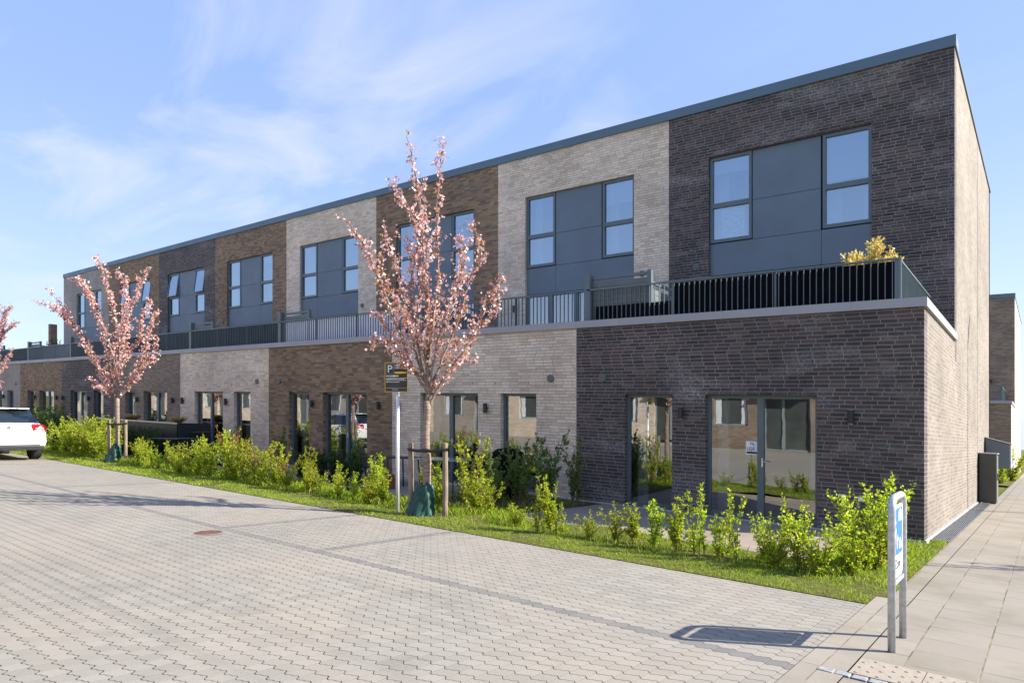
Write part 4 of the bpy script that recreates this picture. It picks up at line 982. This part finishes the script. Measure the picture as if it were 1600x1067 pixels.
t1 = blossom_tree('cherry_tree', 'pink cherry tree on the left before the far houses', -18.85, -3.95, 192, 721, 55.0, [(192, 721), (193, 680), (193, 622)], B1, 5, 2)
t0 = copy_tree(t1); t0.location = (-29.2, -4.2, gz(-29.2, -4.2)); t0.rotation_euler = (0, 0, 2.3); t0['label'] = 'cherry tree at the left edge, only its right twigs in view'
for (x, y, a, sc) in ((5.4, 1.3, 4.0, .70),):
    c = copy_tree(t2); c.location = (x, y, gz(x, y)); c.rotation_euler = (0, 0, a); c.scale = (sc, sc, sc)
    c['label'] = 'cherry tree across the footpath, outside the right edge' if sc > 1 else 'small cherry tree by the gable, outside the right edge'
for (x, y, lb, hh) in ((-6.40, -4.25, 'middle', 1.18), (-18.85, -3.95, 'left', 1.2)):
    t = thing('tree_support', 'two round wooden stakes strapped to the %s cherry tree' % lb, 'tree stakes', x, y, group='tree supports')
    for sx, dd in ((-.28, .10), (.30, -.10)):
        px, py = CA*sx-SA*dd, SA*sx+CA*dd
        mb = MB(); mb.tube([(px, py, -.2), (px+.006, py, .5), (px, py, hh-.01), (px, py, hh)], [.046, .045, .043, .038], 12); mb.build('stake', M['stake'], t, smooth=False)
        mb = MB(); P = [(px, py-.04, hh-.11), (px*.45, py*.45-.065, hh-.13), (-.0, -.082, hh-.12)]; 
        mb.tube([(px*1.17, py*1.1, hh-.10), P[0], P[1], P[2], (0-px*.2, -.05, hh-.12)], .028, 6); mb.build('strap', M['black_plastic'], t)
    t = thing('watering_bag', 'crumpled green watering bag wrapped round the foot of the %s cherry tree' % lb, 'watering bag', x, y, group='watering bags')
    mb = MB(); i0 = 0; nn = 72; prof = [(.30, .0), (.315, .02), (.30, .07), (.255, .13), (.25, .20), (.215, .27), (.21, .34), (.165, .40), (.17, .45), (.125, .50), (.10, .52), (.085, .50)]
    rr = random.Random(5)
    for k, (r, z) in enumerate(prof):
        for j in range(nn):
            a = 2*math.pi*j/nn; fr = 1.04-.17*abs(math.sin(a*3.5+z*7+.4*math.sin(z*20)))**.7-.07*abs(math.sin(a*8-z*11))+.02*math.sin(a*19+z*50)
            ox = -CA*.13*(1-z/.52); oy = -SA*.13*(1-z/.52)
            mb.v.append((r*fr*math.cos(a)*.95+ox, r*fr*math.sin(a)*.8+oy, z+.03*math.sin(a*3+z*8)+.015*math.sin(a*9+k)))
    for k in range(len(prof)-1):
        for j in range(nn): a = k*nn+j; b = k*nn+(j+1) % nn; mb.f.append((a, b, b+nn, a+nn)); mb.m.append(0)
    mb.build('bag', M['bag_green'], t, smooth=True)

# ---------------- shrubs ----------------
def shrub_mesh(seed, h=1.0, spread=.28, stems=7, leaf=.038, dens=1.55, mats=('leaf_lime',), twig=.22, low=.12):
    rr = random.Random(seed); st = MB(); lv = MB()
    def leaf_at(p, dv, sz, m=0):
        a = (dv+Vector((rr.gauss(0, .8), rr.gauss(0, .8), rr.gauss(0, .5)))).normalized(); b = a.orthogonal().normalized()
        b = (b*rr.gauss(0, 1)+a.cross(b)*rr.gauss(0, 1)).normalized(); s_ = sz*rr.uniform(.65, 1.2)
        n_ = a.cross(b)
        lv.quad(p, p+a*s_*.55+b*s_*.38+n_*s_*.1, p+a*s_*1.15, p+a*s_*.55-b*s_*.38+n_*s_*.1, m)
    for k in range(stems):
        az = rr.uniform(0, 2*math.pi); lean = spread*rr.uniform(.25, 1.0); H = h*rr.uniform(.62, 1.0) if k else h
        P = []
        bx, by = rr.gauss(0, .035), rr.gauss(0, .035)
        ph = rr.uniform(0, 6)
        for q in range(9):
            f = q/8; rd = lean*f**1.3
            P.append(Vector((bx+rd*math.cos(az)+.015*math.sin(f*7+ph), by+rd*math.sin(az)+.015*math.cos(f*6+ph), -.02+H*f)))
        st.tube(P, [.0075*(1-.75*i/8)*(.6+.5*h) for i in range(9)], 5)
        L = H; n = int(L/.020*dens); m = rr.choice(range(len(mats))) if rr.random() < .8 else 0
        for q in range(n):
            f = low+(1-low)*rr.random(); i = min(7, int(f*8)); p = P[i].lerp(P[i+1], f*8-i)
            out = Vector((rr.gauss(0, 1), rr.gauss(0, 1), .5)).normalized()
            leaf_at(p+out*rr.uniform(0, .025), out+Vector((0, 0, .5)), leaf, m if f > .6 else 0)
        for q in range(int(7*H)+2):
            f = rr.uniform(low, .92); i = min(7, int(f*8)); p = P[i].lerp(P[i+1], f*8-i)
            a2 = rr.uniform(0, 6.28); ln = twig*rr.uniform(.4, 1)*(1.15-f*.7); e = Vector((math.cos(a2)*.7, math.sin(a2)*.7, .75)).normalized()
            q2 = p+e*ln; st.tube([p, q2], [.003, .0015], 4, cap=False)
            for z in range(int(ln/.0125*dens)):
                g = rr.random()**.7; leaf_at(p.lerp(q2, g)+Vector((rr.gauss(0, .008), rr.gauss(0, .008), rr.gauss(0, .008))), e, leaf, m if f > .6 else 0)
    return st, lv
KINDS = {}
def shrub(kind, X, Y, h, label, group, wide=1.0, cat='shrub', name='leafy_shrub', zoff=0.0):
    if kind not in KINDS:
        cfg = dict(a=dict(seed=1, stems=8, spread=.22), b=dict(seed=2, stems=8, spread=.30, dens=1.1), c=dict(seed=3, stems=7, spread=.16), d=dict(seed=4, stems=14, spread=.42, dens=1.35, low=.04), e=dict(seed=5, stems=16, spread=.50, dens=1.3, low=.02),
              r=dict(seed=6, stems=10, spread=.34, mats=('leaf_lime', 'leaf_red'), dens=1.2), k=dict(seed=7, stems=20, spread=.38, mats=('leaf_dark',), dens=1.8, low=0.02, leaf=.04), m=dict(seed=8, stems=11, spread=.34, mats=('leaf_mid',), dens=1.3, leaf=.040, twig=.26),
              n=dict(seed=9, stems=7, spread=.22, mats=('leaf_mid',), dens=1.15, leaf=.038), g=dict(seed=10, stems=40, spread=.42, mats=('leaf_gold',), dens=1.5, leaf=.042, low=.45), s=dict(seed=12, stems=9, spread=.34, dens=.9, twig=.3), u=dict(seed=13, stems=4, spread=.13, dens=1.5, twig=.14))[kind]
        mats = cfg.get('mats', ('leaf_lime',))
        st, lv = shrub_mesh(**cfg)
        t = thing(name, label, cat, X, Y, zoff, group=group)
        st.build('stems', M['stem'], t); lv.build('foliage', [M[q] for q in mats], t); KINDS[kind] = t
    else:
        t = copy_tree(KINDS[kind]); t.name = name; t['label'] = label; t['category'] = cat
        if group: t['group'] = group
        t.location = (X, Y, gz(X, Y)+zoff)
    t.rotation_euler = (0, 0, R.uniform(0, 6.28)); q = h*R.uniform(.97, 1.03); t.scale = (h**.5*wide, h**.5*wide, q)
    return t
G1 = 'lime green shrubs in the strip before the end house'
row = [('u', -4.20, -4.22, .62), ('a', -4.02, -4.15, .86), ('u', -3.86, -4.2, .5), ('b', -3.08, -4.02, .55), ('a', -2.84, -3.92, .56), ('c', -2.52, -3.98, .66), ('a', -2.22, -3.98, .70), ('u', -1.92, -4.03, .92), ('c', -1.66, -3.96, .60), ('u', -1.44, -4.06, .86), ('e', -.98, -4.02, .66), ('b', -.72, -3.98, .86), ('e', -.50, -4.0, .68), ('d', -.26, -3.72, .60), ('e', -.22, -3.20, 1.0), ('d', .0, -2.72, 1.12), ('e', -.12, -3.0, .85)]
rl = ['thin lime shrub at the left end of the end-house strip', 'tall open lime shrub, second in the strip left of the patio', 'small lime sprout on the lit patio edge, third from the strip left end', 'low bushy lime shrub below the narrow patio window', 'bushy lime shrub just right of the one below the narrow window', 'slim lime shrub between the narrow window and the double door', 'slim lime shrub left of the tall narrow one', 'tall narrow lime shrub before the left frame of the double door', 'short lime shrub right of the tall narrow one', 'upright lime shrub before the middle of the double door', 'wide lime shrub before the right pane of the double door', 'tall lime shrub before the right frame of the double door', 'dense lime shrub right of the double door, low', 'small rounded lime shrub between the double door and the zone sign', 'big dense lime shrub just left of the zone sign', 'big dense lime shrub at the building corner, right of the zone sign', 'dense lime shrub partly behind the zone sign']
for (k, x, y, h), l in zip(row, rl): shrub(k, x, y, h, l, G1)
G2 = 'shrubs between the end house patio and the cream house'
for k, x, y, h, l in (('s', -6.35, -3.35, 1.40, 'tallest lime shrub right of the middle cherry tree stakes'), ('d', -6.0, -3.45, .80, 'bushy lime shrub at the foot of the tallest one'), ('b', -5.65, -3.55, .7, 'low lime shrub nearest the patio edge before the cream house'), ('d', -6.75, -3.55, .85, 'lime shrub just right of the tree stake'), ('a', -7.25, -3.5, .85, 'lime shrub seen between the stake and trunk of the middle tree'),
  ('n', -6.45, -2.6, 1.30, 'loose green shrub behind the tallest lime shrub'), ('m', -6.35, -1.95, 1.25, 'mid green twiggy shrub before the narrow patio door of the cream house'), ('m', -6.05, -1.5, 1.45, 'tall dark twiggy shrub between the narrow door and the brick joint'), ('n', -5.85, -.75, 1.38, 'airy grey-green shrub where the cream wall meets the dark wall'), ('m', -6.6, -2.2, .85, 'low twiggy green shrub at the back of the planting bed')):
    shrub(k, x, y, h, l, G2)
ORD2 = ['first', 'second', 'third', 'fourth', 'fifth', 'sixth', 'seventh', 'eighth', 'ninth']
G3 = 'lime shrubs along the strip left of the parking sign'
loc = [(-7.75, .65, 'a'), (-8.25, .92, 'd'), (-8.75, .55, 'c'), (-9.2, .72, 'u'), (-9.75, .5, 'b'), (-10.25, .95, 'c'), (-10.7, .72, 'r'), (-11.15, .92, 'd'), (-11.6, .85, 'r'), (-12.0, 1.0, 'e'), (-12.45, 1.05, 'r'), (-12.9, 1.12, 'd'), (-13.3, 1.25, 'r'), (-13.8, 1.05, 'e'), (-14.3, .85, 'd'), (-14.75, .80, 'e'), (-15.3, .62, 'b'), (-15.9, .8, 'd'), (-16.5, .55, 'a'), (-17.0, .82, 'b'), (-17.5, .8, 'd'), (-18.1, .72, 'b')]
side = ['just left of the parking sign pole', 'bushy, before the seam of the brown and cream walls', 'small, before the dark clipped hedge', 'thin single-stemmed, before the dark clipped hedge', 'low, in the middle of the dark clipped hedge', 'slim tall, before the left end of the clipped hedge', 'red-tipped, before the brown house double door', 'dense, before the brown house narrow door', 'red-tipped, left of the brown house narrow door', 'rounded, below the seam of the brown and left cream wall', 'red-tipped, before the black garden chair', 'dense, left of the black garden chair', 'tallest red-tipped, before the cream house narrow door', 'dense, before the round bistro table', 'dense, left of the bistro table', 'rounded, before the cream house double door', 'low, right of the long dark table', 'bushy, before the right end of the long dark table', 'thin, before the middle of the long dark table', 'bushy, before the left end of the long dark table', 'dense, right of the left cherry tree', 'low, right beside the left tree stake']
for (x, h, k), l in zip(loc, side): shrub(k, x, -3.88+R.uniform(-.16, .16), h, 'lime green shrub, '+l, G3)
for k, x, y, h, l in (('b', -3.45, -4.1, .42, 'low lime shrub just left of the narrow patio window'), ('d', -1.15, -3.75, .5, 'low dense shrub behind the wide one at the right door pane'), ('b', -2.05, -3.8, .42, 'low lime shrub at the left foot of the tall narrow one'), ('d', -4.75, -4.0, .38, 'low lime shrub at the patio edge beside the cream house bed')):
    shrub(k, x, y, h, l, G1)
for i, x in enumerate((-8.0, -9.0, -9.9, -11.4, -12.7, -14.0, -15.0, -16.2, -17.25)):
    shrub('db'[i % 2], x, -4.1+.08*(i % 3), .5+.06*(i % 3), 'low front shrub of the strip, '+ORD2[i]+' counting left from the parking sign', G3)
G4 = 'dense lime shrubs left of the left cherry tree'
pos4 = ['right beside the green watering bag', 'second from the green watering bag', 'third from the green watering bag', 'in the middle of the clump, front row', 'third from the car end of the clump', 'second from the car end of the clump', 'at the clump end nearest the white car']
for i, l in enumerate(pos4): shrub('ed'[i % 2], -19.75-.62*i, -3.95+.1*(i % 2), 1.0+.12*((i*7) % 3)-.0, 'dense lime shrub '+l, G4, wide=1.2)
for i, l in enumerate(('second row behind the watering bag', 'second row in the middle of the left clump', 'second row, nearest the white car')): shrub('s', -20.3-1.2*i, -3.45, 1.3, 'tall loose lime shrub, '+l, G4, wide=1.2)
ORD = ['first', 'second', 'third', 'fourth', 'fifth', 'sixth', 'seventh', 'eighth']
G5 = 'dark green hedge plants on the patios'
for i in range(6): shrub('k', -10.6-.42*i, -2.25, .78, 'dark green clipped hedge plant before the brown house, '+ORD[i]+' from the right end', G5, wide=.8, name='hedge_plant', cat='hedge plant')
for i in range(8): shrub('k', -20.0-.6*i, -2.45, 1.0, 'dark green hedge plant before the long black planter, '+ORD[i]+' from its right end', G5+' by the planter', wide=.9, name='hedge_plant', cat='hedge plant')
for k, x, y, h, l in (('n', -12.25, -.9, 1.25, 'thin green shrub at the brown wall right of the double door'), ('n', -20.9, -.8, 1.15, 'thin green shrub left of the bistro table'), ('n', -18.5, -.6, 1.2, 'thin green shrub behind the bistro table'), ('n', -15.6, -.9, 1.2, 'thin green shrub before the brown house lamp'), ('m', -29.0, -2.2, 1.7, 'tall mid green bush right behind the white car'), ('m', -30.2, -2.0, 1.5, 'mid green bush beyond the car roof'), ('k', -28.1, -2.4, 1.3, 'dark bush left of the black planter'), ('m', -31.6, -2.0, 1.4, 'green bush at the far patio, before the brown house')):
    shrub(k, x, y, h, l, None, wide=1.3 if h > 1.28 else 1)
for i, l in enumerate(('nearer lime shrub beyond the letter boxes', 'farther lime shrub beyond the letter boxes', 'rear lime shrub beyond the letter boxes')): shrub('e', [-.1, -.9, .2][i], [22.0, 23.0, 25.0][i], 1.5, l, 'shrubs beyond the gable', wide=1.3)
shrub('g', -.98, .95, 1.62, 'yellow leaved potted shrub behind the terrace railing of the end house', None, name='potted_shrub', zoff=3.36, wide=1.0)
shrub('k', -38.6, .95, 1.6, 'dark shrub on the far left terrace, above the railing', None, name='potted_shrub', zoff=3.36, wide=.9)
sheet('rear_lawn', -6, .28, 20.2, 28.9, 0.01, M['lawn'])

# ---------------- patio furniture ----------------
def table(label, X, Y, lx, ly, h, top, legm, rz=0, round_=False):
    t = thing('garden_table', label, 'table', X, Y, 0, rz)
    mb = MB()
    if round_: mb.lathe((0, 0, h-.025), [(lx, 0), (lx, .025)], 28)
    else: mb.box(-lx, lx, -ly, ly, h-.025, h)
    mb.build('table_top', top, t, bevel=.004)
    if round_:
        mb = MB(); mb.tube([(0, 0, .04), (0, 0, h-.025)], .025, 10); mb.lathe((0, 0, .0), [(.22, 0), (.20, .03), (.04, .05)], 20); mb.build('pedestal', legm, t)
    else:
        for sx in (-1, 1):
            for sy in (-1, 1):
                mb = MB(); mb.tube([(sx*(lx-.08), sy*(ly-.06), h-.025), (sx*(lx-.03), sy*(ly-.03), -.02)], .017, 8); mb.build('leg', legm, t)
    return t
def chair(label, X, Y, rz, mat):
    t = thing('garden_chair', label, 'chair', X, Y, 0, rz, 'black garden chairs')
    mb = MB(); mb.box(-.23, .23, -.22, .22, .42, .445); mb.build('seat', mat, t)
    mb = MB(); mb.obox(Matrix.Translation((0, .22, .445)) @ Matrix.Rotation(-.2, 4, 'X'), -.23, .23, 0, .018, 0, .46); mb.build('backrest', mat, t)
    for s in (-1, 1):
        mb = MB(); mb.tube([(s*.26, -.24, 0), (s*.26, -.24, .60), (s*.26, -.20, .65), (s*.26, .20, .66), (s*.26, .28, .62), (s*.26, .30, .0)], .013, 8); mb.build('arm_frame', mat, t)
    return t
M['glass_top'] = plain('glass_top', (0.25, 0.33, 0.36), 0.08, 0, 0.03, 1, 0.8)
table('glass topped garden table with grey legs on the cream house patio', -8.75, -1.35, .75, .42, .74, M['glass_top'], M['frame'])
table('long black garden table left of the bistro table', -18.7, -2.35, .95, .45, .72, M['black_plastic'], M['black_plastic'])
table('round black bistro table before the cream house double door', -18.9, -1.35, .42, .42, .92, M['black_plastic'], M['black_plastic'], round_=True)
table('small black side table behind the parking sign', -10.6, -1.0, .45, .3, .66, M['black_plastic'], M['black_plastic'])
chair('black garden chair right of the glass table', -7.75, -1.7, -1.4, M['black_plastic']); chair('black garden chair left of the parking sign pole', -10.6, -1.75, 2.2, M['black_plastic']); chair('black garden chair at the seam of the brown and left cream wall', -16.6, -1.6, 2.9, M['black_plastic'])
# covered barbecue
t = thing('covered_barbecue', 'barbecue under a black cover before the narrow door of the cream house', 'barbecue', -7.35, -1.0)
mb = MB(); n = 24
for k, (r, z) in enumerate(((.33, 0.05), (.33, .3), (.31, .6), (.33, .82), (.30, .95), (.18, 1.03), (.02, 1.05))):
    for j in range(n):
        a = 2*math.pi*j/n; c, s_ = math.cos(a), math.sin(a); sq = 1/max(abs(c), abs(s_))**.6
        mb.v.append((r*sq*c*(1+.05*math.sin(a*7+z*3)), r*.8*sq*s_*(1+.05*math.sin(a*9)), z))
for k in range(6):
    for j in range(n): a = k*n+j; b = k*n+(j+1) % n; mb.f.append((a, b, b+n, a+n)); mb.m.append(0)
mb.build('cover', M['black_cloth'], t, smooth=True)
t = thing('planter_box', 'small reddish wooden planter box left of the parking sign pole', 'planter', -10.15, -2.0)
mb = MB(); mb.box(-.3, .3, -.18, .18, 0, .30); mb.build('box', M['wood_red'], t, bevel=.01)
mb = MB(); mb.box(-.28, .28, -.16, .16, .301, .315); mb.build('soil', M['soil'], t)
# the long black planter with pale rim
t = thing('long_planter', 'long black planter with a pale metal rim and rounded left end', 'planter', -22.8, -1.8)
pth = [(-19.5, -1.95), (-25.5, -1.95)]+[(-25.5-.5*math.sin(a), -1.45-.5*math.cos(a)) for a in [math.radians(q) for q in (15, 30, 45, 60, 75, 90)]]+[(-26.0, -.7)]
mb = MB(); rm = MB()
for a, b in zip(pth[:-1], pth[1:]):
    mb.quad((a[0], a[1], 0), (b[0], b[1], 0), (b[0], b[1], 1.15), (a[0], a[1], 1.15)); mb.quad((b[0], b[1]+.04, 0), (a[0], a[1]+.04, 0), (a[0], a[1]+.04, 1.15), (b[0], b[1]+.04, 1.15))
    rm.quad((a[0], a[1]-.02, 1.15), (b[0]-.0, b[1]-.02, 1.15), (b[0], b[1]+.08, 1.15), (a[0], a[1]+.08, 1.15)); rm.quad((a[0], a[1]-.02, 1.11), (b[0], b[1]-.02, 1.11), (b[0], b[1]-.02, 1.15), (a[0], a[1]-.02, 1.15))
mb.box(-19.55, -19.5, -1.95, -.9, 0, 1.15); mb.box(-25.4, -19.56, -1.90, -.9, .9, 1.05, 0)
mb.build('panels', M['black_plastic'], t, True); rm.build('rim', M['galv'], t, True)
for x, l in ((-20.6, 'right'), (-23.9, 'left')):
    s2 = shrub('g', x, -1.4, .30, 'yellow flowering plant in the %s part of the long black planter' % l, None, name='flowering_plant', cat='plant', zoff=1.05, wide=1.3)

# ---------------- grass blades ----------------
def blades(name, areas, label):
    V = []; F = []; rr = random.Random(21); n = 0
    for (x0, x1, y0, y1, cnt, h0, h1, wd) in areas:
        for _ in range(cnt):
            x = rr.uniform(x0, x1); y = y0+(y1-y0)*rr.random(); h = rr.uniform(h0, h1)
            if math.sin(x*2.3+y*1.7)*math.sin(x*.9-y*3.1)+.5*math.sin(x*7+y*5) < -.45 and rr.random() < .8: continue
            a = rr.uniform(0, 6.283); ln = h*rr.uniform(.1, .8); b = rr.uniform(0, 6.283); c, s_ = math.cos(a)*wd, math.sin(a)*wd
            z = gz(x, y)+max(0, lawn_z(x, y))-.004
            V += [(x-c, y-s_, z), (x+c, y+s_, z), (x+c*.5+math.cos(b)*ln*.45, y+s_*.5+math.sin(b)*ln*.45, z+h*.65), (x+math.cos(b)*ln, y+math.sin(b)*ln, z+h)]
            F.append((n, n+1, n+2, n+3)); n += 4
    me = bpy.data.meshes.new(name); me.from_pydata(V, [], F); me.materials.append(M['grass']); me.uv_layers.new(name='UVMap'); me.update()
    o = bpy.data.objects.new(name, me); COL.objects.link(o); tag(o, label, 'grass', kind='stuff'); return o
blades('grass', [(-5, .16, -5.03, -4.1, 20000, .010, .032, .0032), (-5, .15, -4.3, -3.15, 6500, .02, .09, .0032), (-.85, .15, -3.15, -.2, 7000, .03, .10, .003),
  (-12, -5, -5.03, -4.1, 17000, .012, .04, .0045), (-12, -5, -4.2, -3.1, 10000, .03, .15, .004), (-26, -12, -5.03, -4.0, 20000, .02, .055, .007), (-26, -12, -4.1, -3.1, 16000, .05, .17, .0065), (.1, .29, -4.6, .5, 1500, .02, .07, .003), (-8.1, -5.7, -3.1, -.2, 2500, .03, .12, .003), (-45, -26, -5.03, -3.1, 9000, .04, .14, .009)], 'bright green grass growing in the strip beside the block paving')

# fallen petals on the paving and verge
rr = random.Random(4); V = []; F = []; n = 0
for (cx, cy, cnt, sp_) in ((-6.4, -4.9, 900, 1.7), (-18.9, -4.9, 500, 1.8)):
    for _ in range(cnt):
        x, y = rr.gauss(cx-.5, sp_), rr.gauss(cy, .8); a = rr.uniform(0, 6.28); q = rr.uniform(.006, .012); z = gz(x, y)+(.006 if y < -5.03 else .045)
        if y > -3.3: continue
        c, s_ = math.cos(a)*q, math.sin(a)*q; V += [(x-c, y-s_, z), (x+s_, y-c, z+.003), (x+c, y+s_, z+.001), (x-s_, y+c, z+.004)]; F.append((n, n+1, n+2, n+3)); n += 4
me = bpy.data.meshes.new('fallen_petals'); me.from_pydata(V, [], F); me.materials.append(M['petal']); me.update()
o = bpy.data.objects.new('fallen_petals', me); COL.objects.link(o); tag(o, 'pink petals scattered on the paving under the cherry trees', 'petals', kind='stuff')
